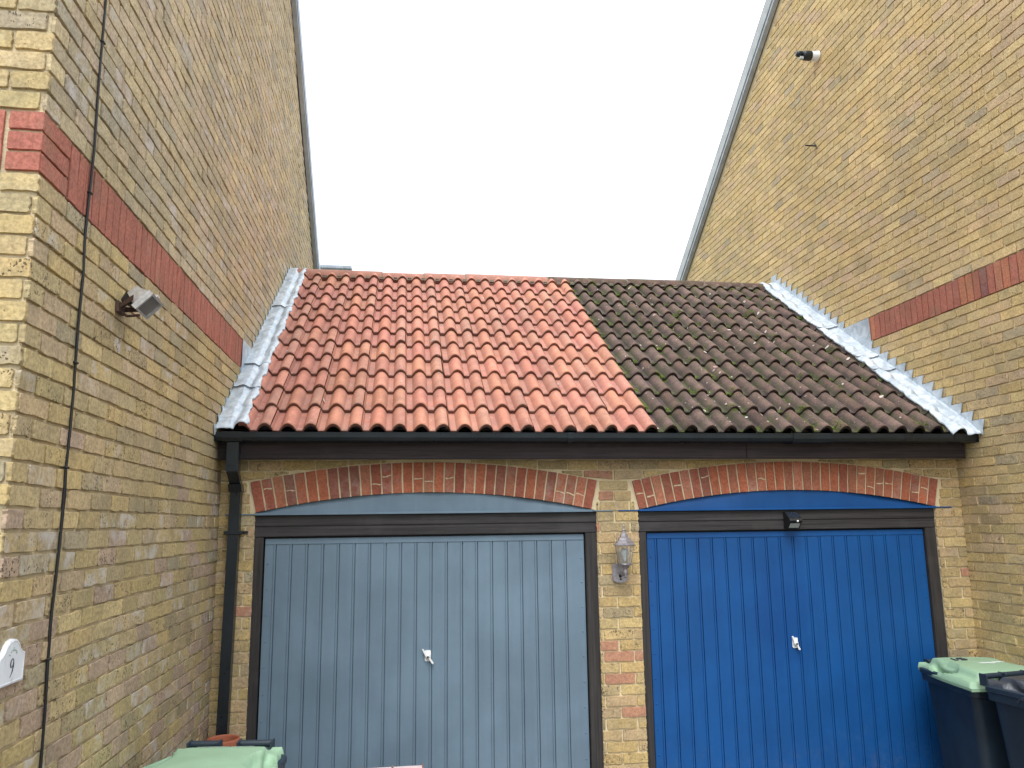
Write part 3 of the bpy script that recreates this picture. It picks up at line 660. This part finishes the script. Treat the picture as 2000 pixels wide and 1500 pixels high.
for k in range(265):
    if k < 235: x, s = RS.uniform(SEAM+.02, 5.33), RS.uniform(.01, 3.38)
    else: x, s = RS.uniform(.25, SEAM), RS.uniform(.02, 3.4)
    p = on_tile(x, s, .0015); e = 1e-3; tx = (on_tile(x+e, s)-on_tile(x-e, s)).normalized(); nn = tx.cross(Dn).normalized(); r = RS.choice([.004, .007, .011, .016], p=[.42, .32, .18, .08])
    a0 = RS.uniform(0, 6.28); L = RS.uniform(1, 2.2); kk = RS.randint(5, 8); tw = RS.uniform(-.25, .35)
    ring = [p+(tx*math.cos(a)*L*math.cos(a0)+tx*math.sin(a)*math.sin(a0)*-1+Dn*(math.cos(a)*L*math.sin(a0)+math.sin(a)*math.cos(a0)))*r*RS.uniform(.6, 1.1)+nn*(.0008+tw*r*math.cos(a)*.6+abs(tw)*r*.6) for a in np.linspace(0, 6.28, kk, endpoint=False)]
    n = kk; vs = ring+[q_+nn*.0016 for q_ in ring]; m.add(vs, [tuple(range(n-1, -1, -1)), tuple(range(n, 2*n))]+[(i, (i+1) % n, n+(i+1) % n, n+i) for i in range(n)])
o = obj('lichen_flakes', m, 'flake', G); o['kind'] = 'stuff'; o['label'] = 'pale loose flakes scattered on the tiles'

# ---- lead flashings
def flashing(left):
    sg = 1 if left else -1; X = (lambda d: d) if left else (lambda d: WR-d)
    zb = 3.2972 if left else 3.7275; y_off = (-.307, 2.791) if left else (-.3845, 2.8275)
    ytip = lambda z: y_off[0]+(z-y_off[1])/SL; dl = .030
    k0, k1 = (-7, 21) if left else (-12, 16)
    m = MB(); Fz = lambda y: pz(y)+(.010 if left else .045)
    T = lambda a, b, d: (X(d), a, b)
    y_end = 2.80
    for k in range(k0, k1+1):
        if k in (1, 2): continue
        z = zb+.075*k; y0 = ytip(z)+RS.normal(0, .006); zp = z-(.225 if k == 3 else .075)
        y1 = min(ytip(z+(.225 if k == 0 else .075))+dl, y_end+.1)
        if k == 3: y0 = ytip(z-.225)+.105 if False else ytip(z)-.01
        lo = Fz(y0+dl); zp = max(zp, lo+.002)
        b_ = .012+RS.uniform(0, .005)
        P = [(y0, z), (y0+dl, zp), (y0+dl, lo), (y1+.004, Fz(y1)), (y1+.004, z)]
        if k == 3:                                       # tall step beside the red band
            P = [(ytip(zb)+dl+.005, z), (ytip(zb)+dl-.004, zb+.002), (ytip(zb)+dl, Fz(ytip(zb)+dl)), (y1+.004, Fz(y1)), (y1+.004, z)]
        if P[3][1] > P[4][1]-.004: P[3] = (P[3][0], P[4][1]-.004)
        m.prism(P, T, b_, b_+.003+.0006*(k % 3))
    o = obj('step_flashing', m, 'lead', G); o['label'] = 'stepped lead let into the %s house wall' % ('left' if left else 'right')
    # apron lying on the tiles, in lapped lengths
    laps = [-.245, .255, .596, 1.727, 2.72] if left else [-.29, .671, .906, 1.535, 2.72]
    wid = [(0.012, .045), (.035, .050), (.065, .058), (.100, .060), (.13, .040), (.165, .043), (.20, .040)] if left else [(.014, .060), (.030, .056), (.050, .058), (.075, .050), (.115, .036), (.165, .040), (.215, .040)]
    ph = RS.uniform(0, 6, 8); m = MB(); laps_ = []
    prof = lambda t: (np.interp(t, np.linspace(0, 1, len(wid)), [p[0] for p in wid]), np.interp(t, np.linspace(0, 1, len(wid)), [p[1] for p in wid]))
    for i, (ya, yb) in enumerate(zip(laps[:-1], laps[1:])):
        lift = .004*(len(laps)-i)*0+.0035*(i % 2)
        def fn(t, u, e=0.):
            y = ya-.03*(i > 0)*(1-((t-.45)/.6)**2)*1.0*(1-u)+(yb-ya+.02)*u+ (0 if i else .02*(t-.5)*(1-u)); s = (y-E0[0])/cs
            d, h = prof(t); edge = max(0, t-.6)/.4
            wob = .006*edge*(math.sin(s*14+ph[0])+.7*math.sin(s*31+ph[1])+.5*math.sin(s*57+ph[2])); d2 = d+wob
            h2 = h+.005*math.sin(s*17+ph[3]+t*4)*math.sin(t*3)+.004*math.sin(s*38+ph[4]-t*6)*math.sin(t*3)+.0015*math.sin(s*90+t*20)
            flare = max(0, .12-(y-laps[0]))/.12 if i == 0 else 0
            h2 = h2*(1-.55*flare*(.4+t*.6))+.012*(1-u)**8*(i > 0)
            if i == 0: d2 *= 1+.06*flare
            xx = X(d2); row = int(max(s, 0)/GA); rel = (s-row*GA)/(GA+.05)
            rel = 0. if min(abs(s-row*GA), abs(s-(row+1)*GA)) < .035 else rel
            th_ = rollh(xx)*.054+.030-.030*min(max(rel, 0)*1.1, 1)-.030*cs*cs+.013
            if t > .3: h2 = h2+(max(h2, th_)-h2)*min(1, (t-.3)/.2)
            return (X(d2), y-h2*sn, pz(y)+h2*cs+e)
        nx, ny = 22, max(10, int((yb-ya)/.02)); m.grid(nx, ny, fn)
        if i:
            me_ = MB(); me_.tube([Vector(fn(t, 0, -.0015))+Vector((0, -.001, 0)) for t in np.linspace(0, 1, 18)], .0024, 5); laps_.append(me_)
        m.grid(nx, 1, lambda t, u: tuple(Vector(fn(t, 0))+Vector((0, .0, -.007*(1-u)))))
        m.grid(ny, 1, lambda t, u: tuple(Vector(fn(1, t))+Vector((0, .0, -.012*(1-u)))))
    a = obj('roof_flashing', m, 'lead', G); a['label'] = 'crinkled lead sheet along the %s edge of the tiles' % ('left' if left else 'right')
    for me_ in laps_: obj('lap_shadow_line', me_, 'gutter', a)  # thin black tube stands in for the shadow at each lap
flashing(True); flashing(False)

# ---- fascia, gutter, downpipe
m = MB(); m.box(.006, 3.748, -.155, -.133, 2.5545, 2.705, .002); m.box(3.751, 5.515, -.155, -.133, 2.5545, 2.705, .002); m.box(.01, 5.515, -.157, -.131, 2.549, 2.5535)
m.box(.012, 5.51, -.132, -.010, 2.575, 2.585); obj('fascia', m, 'fascia', G)
m = MB(); pr = [(-.162, 2.722), (-.162, 2.668), (-.172, 2.662), (-.235, 2.660), (-.262, 2.668), (-.276, 2.688), (-.280, 2.712), (-.2825, 2.7225), (-.2755, 2.7235), (-.273, 2.712), (-.268, 2.690), (-.257, 2.673), (-.235, 2.664), (-.175, 2.666), (-.166, 2.672), (-.166, 2.722)]
for a, b in ((.008, 2.404), (2.407, 4.072), (4.076, 5.345), (5.349, 5.542)): m.prism([(y, z) for y, z in pr], lambda a_, b_, d: (d, a_, b_), a, b)
for a, b in ((.008, .012), (5.538, 5.5425)): m.box(a-.0005, b+.0005, -.281, -.163, 2.662, 2.7215)
GU = obj('gutter', m, 'gutter', G)
def collar(x0, x1):
    p2 = [(y, z-.002) for y, z in [(-.161, 2.724), (-.161, 2.664), (-.172, 2.657), (-.236, 2.655), (-.266, 2.664), (-.2815, 2.686), (-.2855, 2.712), (-.2875, 2.7265)]]; ins = [(-.2755, 2.7255), (-.2705, 2.700), (-.255, 2.672), (-.180, 2.668), (-.1635, 2.674), (-.1635, 2.722)]
    mm = MB(); mm.prism(p2+ins, lambda a_, b_, d: (d, a_, b_), x0, x1); return mm
for x0, x1 in ((.060, .185), (2.385, 2.425), (4.06, 4.36)): obj('gutter_joiner', collar(x0, x1), 'gutter', GU)
DP = MB(); DP.box(.083, .163, -.255, -.175, 2.50, 2.662, .006)
def sq(path, hw):                                         # square pipe along a path in the y-z plane
    vs = []
    for x, y, z in path: vs += [(x-hw, y-hw, z), (x+hw, y-hw, z), (x+hw, y+hw, z), (x-hw, y+hw, z)]
    n = len(path); return vs, [(i*4+k, i*4+(k+1) % 4, i*4+4+(k+1) % 4, i*4+4+k) for i in range(n-1) for k in range(4)]+[(3, 2, 1, 0), (n*4-4, n*4-3, n*4-2, n*4-1)]
DP.add(*sq([(.125, -.213, 2.505), (.125, -.205, 2.46), (.125, -.085, 2.38), (.124, -.060, 2.35)], .036)); DP.add(*sq([(.125, -.213, 2.515), (.125, -.211, 2.465)], .041)); DP.add(*sq([(.125, -.100, 2.385), (.124, -.062, 2.335)], .043))
DPo = obj('downpipe', DP, 'gutter', G)
m = MB(); m.add(*sq([(.124, -.058, 2.345), (.112, -.056, 1.2), (.102, -.055, .02)], .0345)); obj('pipe_length', m, 'gutter', DPo)
m = MB(); m.box(.060, .178, -.098, -.012, 2.052, 2.077, .004); m.box(.170, .204, -.022, -.008, 2.056, 2.074, .004); m.lathe([(.005, 0), (.004, .003), (0, .004)], 10, Matrix.Translation((.192, -.022, 2.065)) @ Matrix.Rotation(math.pi/2, 4, 'X')); obj('pipe_clip', m, 'gutter', DPo)

# ------------------------------------------------------------ things on the walls
# cable
cp = [(-2.552, 5.6), (-2.556, 4.9), (-2.56, 4.24), (-2.566, 3.893), (-2.557, 3.588), (-2.568, 3.221), (-2.559, 3.058), (-2.567, 2.834), (-2.551, 2.62), (-2.557, 2.445), (-2.568, 2.321), (-2.558, 2.228), (-2.562, 2.053), (-2.575, 1.91), (-2.58, 1.769), (-2.58, 1.648), (-2.569, 1.476), (-2.559, 1.289), (-2.565, .9), (-2.56, .3)]
t = thing('cable', (.012, -2.56, .3), 'thin black cable clipped down the left-hand brick wall between plaque and floodlight', 'cable')
m = MB(); m.tube([(.0135+.002*math.sin(i*2.1), y, z) for i, (y, z) in enumerate(cp)], .0052, 8); m.tube([(.0125, y+.004*math.sin(z*9), z) for y, z in [(p[0]+.009, p[1]) for p in cp if p[1] < 3.7]], .0030, 6); obj('cord', m, 'black', t)
for (y, z) in ((-2.562, 4.05), (-2.562, 3.4), (-2.562, 2.72), (-2.568, 2.325), (-2.580, 1.652), (-2.56, 1.05)):
    m = MB(); m.box(.006, .022, y-.009, y+.016, z-.005, z+.005, .003); obj('cable_clip', m, 'black', t)
# plaque
PY, PZ = -2.866, 1.62
t = thing('house_number_plaque', (.008, PY, PZ), 'white arched house number plaque reading 9 on the left-hand brick wall', 'plaque')
ol = [(-.088, 0), (.088, 0), (.090, .088), (.072, .094), (.058, .104), (.045, .122), (.025, .136), (0, .140), (-.025, .136), (-.045, .122), (-.058, .104), (-.072, .094), (-.090, .088)]
T = lambda a, b, d: (.009+d, PY+a, PZ+b)
m = MB(); m.prism(ol, T, 0, .010); sc = lambda f: [(a*f, .066+(b-.066)*f) for a, b in ol]; m.prism(sc(.97), T, .0095, .0125); obj('plate', m, 'ceramic', t)
m = MB(); o_ = sc(.90); m.tube([T(a, b, .0125) for a, b in o_+[o_[0]]], .0016, 5); obj('raised_rim', m, 'ceramic', t)
nine = [(.0105, .066), (.009, .073), (.003, .077), (-.004, .075), (-.0085, .068), (-.009, .058), (-.005, .051), (.001, .051), (.007, .056), (.0105, .066), (.0095, .052), (.005, .038), (-.001, .028), (-.008, .021)]
m = MB(); m.tube([T(a+.0, b+.002, .0135) for a, b in nine], [.0010, .0013, .0012, .0013, .0018, .0019, .0014, .0010, .0012, .0016, .0019, .0017, .0012, .0008], 6); obj('number', m, 'ink', t)
m = MB()
for k in range(15):
    a = -.026+.052*k/14; b = .096+.012*math.cos(a*60)+RS.normal(0, .002); m.tube([T(a, b, .0128), T(a+.004, b+.006*RS.uniform(-1, 1), .0134), T(a+.007, b+RS.normal(0, .003), .0128)], .0010, 5)
obj('floral_print', m, 'green_mark', t)
# floodlight
t = thing('floodlight', (.008, -2.15, 3.02), 'aged silver floodlight with rusty bracket and black sensor on the left-hand wall', 'floodlight')
Wd, Hd, Nd = Vector((.024, .998, -.064)), Vector((.696, .030, .718)), Vector((.718, -.062, -.693)); C0 = Vector((.132, -2.141, 3.060))
L3 = lambda a, b, d: C0+Wd*a*.76+Hd*b*.66+Nd*d*.85
def frust(m, w0, h0, d0, w1, h1, d1):
    vs = [L3(sx*w_, sy*h_, d_) for w_, h_, d_ in ((w0, h0, d0), (w1, h1, d1)) for sx, sy in ((-1, -1), (1, -1), (1, 1), (-1, 1))]
    return m.add(vs, [(0, 1, 2, 3), (7, 6, 5, 4)]+[(i, 4+i, 4+(i+1) % 4, (i+1) % 4) for i in range(4)])
m = MB(); frust(m, .060, .036, -.105, .086, .060, -.022); 
for k in range(9):
    a = -.052+k*.013; vs = [L3(a, sg*.034, -.104) for sg in (-1, 1)]+[L3(a*1.35, sg*.070, -.024) for sg in (1, -1)]+[L3(a+.003, sg*.034, -.104) for sg in (-1, 1)]+[L3(a*1.35+.003, sg*.070, -.024) for sg in (1, -1)]
    m.add(vs, [(0, 1, 2, 3), (7, 6, 5, 4), (0, 4, 5, 1), (1, 5, 6, 2), (2, 6, 7, 3), (3, 7, 4, 0)])
obj('housing', m, 'alu', t)
m = MB()
for a0, a1, b0, b1 in ((-.098, .098, .060, .074), (-.098, .098, -.074, -.060), (-.098, -.082, -.060, .060), (.082, .098, -.060, .060)):
    vs = [L3(a, b, d) for d in (-.024, .006) for a, b in ((a0, b0), (a1, b0), (a1, b1), (a0, b1))]; m.add(vs, [(3, 2, 1, 0), (4, 5, 6, 7)]+[(i, (i+1) % 4, 4+(i+1) % 4, 4+i) for i in range(4)])
m.tube([L3(-.02, .080, -.010), L3(.02, .080, -.010)], .006, 8)
obj('bezel', m, 'alu', t)
m = MB(); m.add([L3(a, b, -.006) for a, b in ((-.083, -.061), (.083, -.061), (.083, .061), (-.083, .061))], [(0, 1, 2, 3)]); obj('glass_front', m, 'fglass', t)
m = MB()
for sg in (-1, 1):
    pA = Vector((.020, -2.145+sg*.030, 3.048)); pB = L3(sg*.103, -.03, -.045); q_ = Vector((0, 0, .011))
    d_ = Vector((0, .003*sg, 0)); vs = [pA-q_, pB-q_, pB+q_, pA+q_]; m.add([p-d_ for p in vs]+[p+d_ for p in vs], [(0, 1, 2, 3), (7, 6, 5, 4), (0, 4, 5, 1), (1, 5, 6, 2), (2, 6, 7, 3), (3, 7, 4, 0)])
m.box(.006, .022, -2.185, -2.105, 3.022, 3.072, .003); m.tube([(.02, -2.15, 3.03), (.05, -2.16, 3.008), (.11, -2.19, 3.006)], .006, 7); obj('bracket', m, 'rust', t)
m = MB(); m.box(-.022, .022, -.030, .030, -.028, .028, .008, Matrix.Translation((.052, -2.150, 3.088)) @ Matrix.Rotation(.5, 4, 'Y')); m.tube([(.02, -2.15, 3.05), (.052, -2.15, 3.08)], .008, 8); obj('motion_sensor', m, 'black', t)
m = MB(); m.tube([L3(.10, 0, -.035), L3(.125, 0, -.035)], [.011, .009], 10); obj('clamp_knob', m, 'black', t)
# wall lantern
t = thing('wall_lantern', (2.79, -.006, 1.67), 'aged silver coach lantern with glass sides and bulb on the brick pier between the doors', 'wall lamp')
m = MB(); ol = [(-.056, .02), (-.050, .006), (-.03, -.004), (0, -.008), (.03, -.004), (.05, .006), (.056, .02), (.056, .115), (.046, .128), (-.046, .128), (-.056, .115)]
T = lambda a, b, d: (2.794+a, -.007-d, 1.68+b)
m.prism(ol, T, 0, .020); m.prism([(a*.9, .06+(b-.06)*.9) for a, b in ol], T, .0195, .028); obj('back_plate', m, 'silver', t)
m = MB(); m.lathe([(.012, 0), (.011, .003), (0, .005)], 14, Matrix.Translation((2.793, -.034, 1.722)) @ Matrix.Rotation(math.pi/2, 4, 'X')); m.lathe([(.008, 0), (.007, .003), (0, .004)], 14, Matrix.Translation((2.796, -.034, 1.700)) @ Matrix.Rotation(math.pi/2, 4, 'X')); obj('sensor', m, 'black', t)
LX, LY = 2.806, -.125; ML = Matrix.Translation((LX, LY, 0))
m = MB(); m.tube([(2.794, -.03, 1.745), (2.798, -.08, 1.735), (LX, LY, 1.745), (LX, LY, 1.775)], [.012, .012, .013, .014], 12); m.lathe([(0, 1.712), (.008, 1.714), (.013, 1.722), (.009, 1.732), (.016, 1.742), (.017, 1.765), (.013, 1.775), (.024, 1.786), (.032, 1.800), (.043, 1.806), (.043, 1.812), (.0, 1.812)], 20, ML); obj('arm', m, 'silver', t)
m = MB(); m.lathe([(.070, 1.936), (.083, 1.940), (.082, 1.947), (.066, 1.956), (.062, 1.968), (.050, 1.974), (.044, 1.990), (.031, 1.998), (.025, 2.018), (.012, 2.030), (.010, 2.040), (.014, 2.046), (.006, 2.054), (.005, 2.066), (.009, 2.072), (.003, 2.086), (0, 2.088)], 6, ML, False, .52); m.lathe([(.0, 1.936), (.070, 1.936)], 6, ML, False, .52); obj('roof_cap', m, 'silver', t)
m = MB(); m.lathe([(.040, 1.812), (.047, 1.835), (.056, 1.875), (.062, 1.912), (.062, 1.936)], 6, ML, False, .52); obj('glass_shade', m, 'glass', t)
m = MB()
for k in range(6):
    a = .52+k*math.pi/3; m.tube([(LX+r*math.cos(a), LY+r*math.sin(a), z) for r, z in ((.041, 1.811), (.048, 1.835), (.057, 1.875), (.063, 1.912), (.063, 1.937))], .0026, 6)
m.lathe([(.044, 1.808), (.044, 1.816), (.040, 1.816)], 6, ML, False, .52); obj('glazing_bar', m, 'silver', t)
m = MB(); m.lathe([(0, 1.826), (.013, 1.828), (.013, 1.845), (.018, 1.858), (.028, 1.880), (.029, 1.895), (.023, 1.910), (.010, 1.919), (0, 1.920)], 18, ML); obj('bulb', m, 'bulb', t)
# solar light
t = thing('solar_light', (4.128, .006, 2.04), 'small black wedge-shaped solar light on the timber head above the blue door', 'solar light')
A0, A1 = 4.080, 4.178; pr = [(.006, 2.040), (.006, 2.160), (-.020, 2.160), (-.088, 2.112), (-.094, 2.096), (-.040, 2.038)]
m = MB(); m.prism([(y, z) for y, z in pr], lambda a_, b_, d: (d, a_, b_), A0, A1); obj('body', m, 'black', t)
nrm = Vector((0, -.048, -.068)).normalized()*-1
m = MB(); e = Vector((0, -.575, .818))*.0015; m.add([Vector(p)+e for p in ((A0+.006, -.024, 2.157), (A1-.006, -.024, 2.157), (A1-.006, -.083, 2.1155), (A0+.006, -.083, 2.1155))], [(3, 2, 1, 0)]); obj('solar_panel', m, 'solar', t)
m = MB(); e = Vector((0, -.73, -.68))*.0015; m.add([Vector(p)+e for p in ((A0+.010, -.076, 2.077), (A1-.010, -.076, 2.077), (A1-.010, -.046, 2.0445), (A0+.010, -.046, 2.0445))], [(0, 3, 2, 1)]); obj('led_panel', m, 'led', t)
m = MB(); m.lathe([(.0085, 0), (.008, .004), (.005, .008), (0, .0095)], 16, Matrix.Translation((4.142, -.0905, 2.0925)) @ Matrix.Rotation(math.radians(115), 4, 'X')); obj('motion_sensor', m, 'white', t)
# outdoor camera, high on the right wall
t = thing('security_camera', (WR-.008, 1.41, 6.93), 'small dark grey camera on a round white base high on the right-hand wall', 'camera')
MX = lambda x, y, z: Matrix.Translation((x, y, z)) @ Matrix.Rotation(-math.pi/2, 4, 'Y')
m = MB(); m.lathe([(.056, 0), (.056, .010), (.051, .018), (.050, .080), (0, .081)], 20, MX(WR-.008, 1.42, 6.925)); obj('base', m, 'white', t)
m = MB(); m.lathe([(.0, .0), (.050, .001), (.052, .02), (.050, .075), (.044, .09), (0, .092)], 20, MX(WR-.087, 1.42, 6.925)); obj('body', m, 'gutter', t)
m = MB(); m.lathe([(.0, 0), (.031, .0), (.033, .045), (.027, .066), (.0, .07)], 16, MX(WR-.175, 1.43, 6.945)); obj('lens_hood', m, 'gutter', t)
m = MB(); m.box(-.02, .02, -.016, .016, -.016, .016, .004, Matrix.Translation((WR-.20, 1.41, 6.885))); obj('sensor', m, 'vergelight', t)
# small hook
t = thing('wall_hook', (WR-.006, 1.60, 6.0), 'small dark metal hook on the right-hand wall below the camera', 'hook')
m = MB(); m.tube([(WR+.0, 1.60, 6.0), (WR-.13, 1.60, 6.0)], .008, 8); obj('shank', m, 'gutter', t); m = MB(); m.tube([(WR-.012, 1.58, 5.96), (WR-.012, 1.62, 6.04)], .007, 8); obj('fixing_bar', m, 'gutter', t)

# ------------------------------------------------------------ wheelie bins
def rrect(w, d, r, n=5):
    P = []
    for cx, cy, a0 in ((w/2-r, d/2-r, 0), (-w/2+r, d/2-r, 90), (-w/2+r, -d/2+r, 180), (w/2-r, -d/2+r, 270)):
        P += [(cx+r*math.cos(math.radians(a0+90*k/n)), cy+r*math.sin(math.radians(a0+90*k/n))) for k in range(n+1)]
    return P
def wheelie(loc, rz, label, lidmat, marks, lidtilt=0., zs=1.05):
    """rear (hinge side) faces +y in its own axes; origin on the ground under the middle"""
    t = thing('wheelie_bin', loc, label, 'wheelie bin', 'wheelie bins', rz)
    W, D, H = .56, .66, 1.0
    rings = [(.42, .50, .06, 0, -.03), (.43, .51, .06, .03, -.03), (.47, .56, .055, .50, -.015), (.515, .605, .05, .90, 0), (.52, .61, .05, .905, 0), (.56, .655, .05, .912, 0), (.565, .66, .05, .955, 0), (.58, .675, .05, .96, 0), (.58, .675, .05, .985, 0), (.55, .645, .045, .992, 0), (.52, .61, .045, .96, 0)]
    m = MB(); vs = []
    for w_, d_, r_, z, oy in rings: vs += [(a, b+oy, z) for a, b in rrect(w_, d_, r_)]
    n = 24; m.add(vs, [(i*n+k, i*n+(k+1) % n, (i+1)*n+(k+1) % n, (i+1)*n+k) for i in range(len(rings)-1) for k in range(n)]+[tuple(range(n-1, -1, -1))], True)
    b = obj('body', m, 'binbody', t, True)
    try: b.data.set_sharp_from_angle(angle=math.radians(35))
    except Exception: pass
    # lid
    R_ = Matrix.Translation((0, .33, .995)) @ Matrix.Rotation(math.radians(lidtilt), 4, 'X') @ Matrix.Translation((0, -.33, -.995))
    LW, LD = (.655 if marks == 'sticker' else .605), .70
    flat_ = marks != 'number'
    def lid(a, b):
        x = (a-.5)*LW; y = -.36+b*LD; ex = abs(x)/(LW/2); fy = (b-.5)*2
        nb = min(1, max(0, (b-.45)/.5)); x *= 1-(.20 if flat_ else .08)*nb*nb*(3-2*nb)
        z = .998+.022*max(0, 1-abs(fy)**6)*max(0, 1-ex**8)
        plate = max(0, min(1, (.80-ex)/.10))*max(0, min(1, (.93-abs(fy))/.10)); plate = plate*plate*(3-2*plate)
        z += (.018 if flat_ else .030)*plate+(.004 if flat_ else .012)*math.cos(x*4)*plate
        for sx in (-1, 1):                              # hand scoops at the sides
            q_ = ((x-sx*.235)/.052)**2+((y-.06)/.15)**2
            if q_ < 1 and sx*x > 0:
                z -= .046*(1-q_)**.3; x -= sx*.026*(1-q_)**.5*max(0, 1-abs(ex-.80)/.10)
        if abs(y-.06) < .15 and .66 < ex < .78: x += math.copysign(.022, x)*(1-((y-.06)/.15)**2)*(1-abs(ex-.72)/.06)
        z += .018*max(0, (b-.90)/.10)**2*(1 if ex > .78 else .1)
        if ex > .97 or b < .02: z -= .028
        return tuple(R_ @ Vector((x, y, z)))
    m = MB(); m.grid(56, 56, lid)
    m.grid(56, 1, lambda a, b: tuple(Vector(lid(a, 0))+Vector((0, 0, -.018*b)))); 
    for sx in (0, 1): m.grid(56, 1, lambda a, b, sx=sx: tuple(Vector(lid(sx, a))+Vector((0, 0, -.016*b))))
    L = obj('lid', m, lidmat, t, True)
    for x0, x1 in (((-.20, -.055), (.04, .20)) if marks else ((-.245, .245),)):
        hb = MB(); hb.tube([R_ @ Vector((x, .372, 1.012+.014*flat_)) for x in (x0, x1)], .0165, 12)
        for x in ((x0, x1) if marks else (-.243, -.09, .09, .243)): hb.box(x-.005, x+.005, .325, .390, .975, 1.031+.014*flat_, .004)
        obj('handle', hb, 'binbody', t, True)
    for sx in (-1, 1):
        wv = MB(); wv.lathe([(.02, -.025), (.07, -.025), (.098, -.022), (.100, 0), (.098, .022), (.07, .025), (.02, .025)], 24, Matrix.Translation((sx*.245, .285, .100)) @ Matrix.Rotation(math.pi/2, 4, 'Y')); obj('wheel', wv, 'black', t, True)
    if marks == 'sticker':
        m = MB(); zz = lambda x, y: Vector(lid(x/LW/.97+.5, (y+.36)/LD))+Vector((0, 0, .0015))
        for x0, x1 in ((-.16, .02), (.035, .165)): m.grid(8, 2, lambda a, b: tuple(zz(x0+(x1-x0)*a, .268+.022*b)))
        obj('sticker', m, 'chalk', L, True)
    elif marks == 'number':
        m = MB(); zz = lambda x, y: tuple(Vector(lid(x/LW+.5, (y+.36)/LD))+Vector((0, 0, .002)))
        for P in ([(-.13, .17), (-.13, .10)], [(-.14, .10), (-.115, .10)], [(-.05, .17), (-.09, .17), (-.09, .14), (-.05, .135), (-.05, .105), (-.09, .10)]): m.tube([zz(*p) for p in P], .006, 6)
        obj('painted_number', m, 'ink', L, True)
        m = MB()
        for cx, cy, a_, b_ in ((.02, -.02, .075, .03), (.12, .02, .05, .03)):
            pts = [zz(cx+a_*math.cos(t_)*RS.uniform(.7, 1.1), cy+b_*math.sin(t_)*RS.uniform(.6, 1.1)) for t_ in np.linspace(0, 6.28, 16, endpoint=False)]; m.add(pts, [tuple(range(16))])
        obj('scuff', m, 'chalk', L, True)
    t.scale = (1, 1, zs); return t
wheelie((.385, -1.79, 0), math.radians(-7), 'green-lidded wheelie bin at the foot of the left wall, in front of the terracotta pot', 'binlid', 'sticker', -1, 1.032)
wheelie((5.20, -.50, 0), math.radians(-7), 'green-lidded wheelie bin beside the blue door against the right wall', 'binlid', 'number', 0, 1.055)
wheelie((5.20, -1.19, 0), math.radians(8), 'all-dark wheelie bin nearest the camera in the right corner', 'bingrey', '', 0, 1.075)
# pot
t = thing('plant_pot', (.148, -.225, 0), 'tall empty terracotta pot standing by the foot of the downpipe behind the left bin', 'pot')
m = MB(); m.lathe([(0, 0), (.075, 0), (.080, .01), (.098, .68), (.108, .682), (.112, .69), (.115, .775), (.112, .785), (.104, .786), (.100, .776), (.098, .70), (.090, .60), (.085, .58), (0, .58)], 40, Matrix.Translation((.148, -.225, 0)) @ Matrix.Diagonal((.88, .88, 1.02, 1))); obj('pot_wall', m, 'terracotta', t)
# low storage unit at the bottom edge
t = thing('storage_box', (1.12, -1.15, 0), 'low box with pale pink top panels, only its rim showing before the grey door', 'storage box')
SX0, SX1, SY0, SY1, SZ = .872, 1.372, -1.32, -1.0, .803
m = MB(); m.box(SX0+.01, SX1-.01, SY0+.01, SY1-.01, 0, SZ-.012, .006); obj('body', m, 'brownstrip', t)
for k in range(3):
    a = SX0+.006+(SX1-SX0-.004)*k/3; m = MB(); m.box(a, a+.158, SY0+.012, SY1-.008, SZ-.0115, SZ-.004, .002); obj('top_panel', m, 'pink', t)
for k in range(4):
    a = SX0-.003+(SX1-SX0-.002)*k/3; m = MB(); m.box(a, a+.008, SY0, SY1, SZ-.03, SZ+.004, .002); obj('edge_strip', m, 'brownstrip', t)
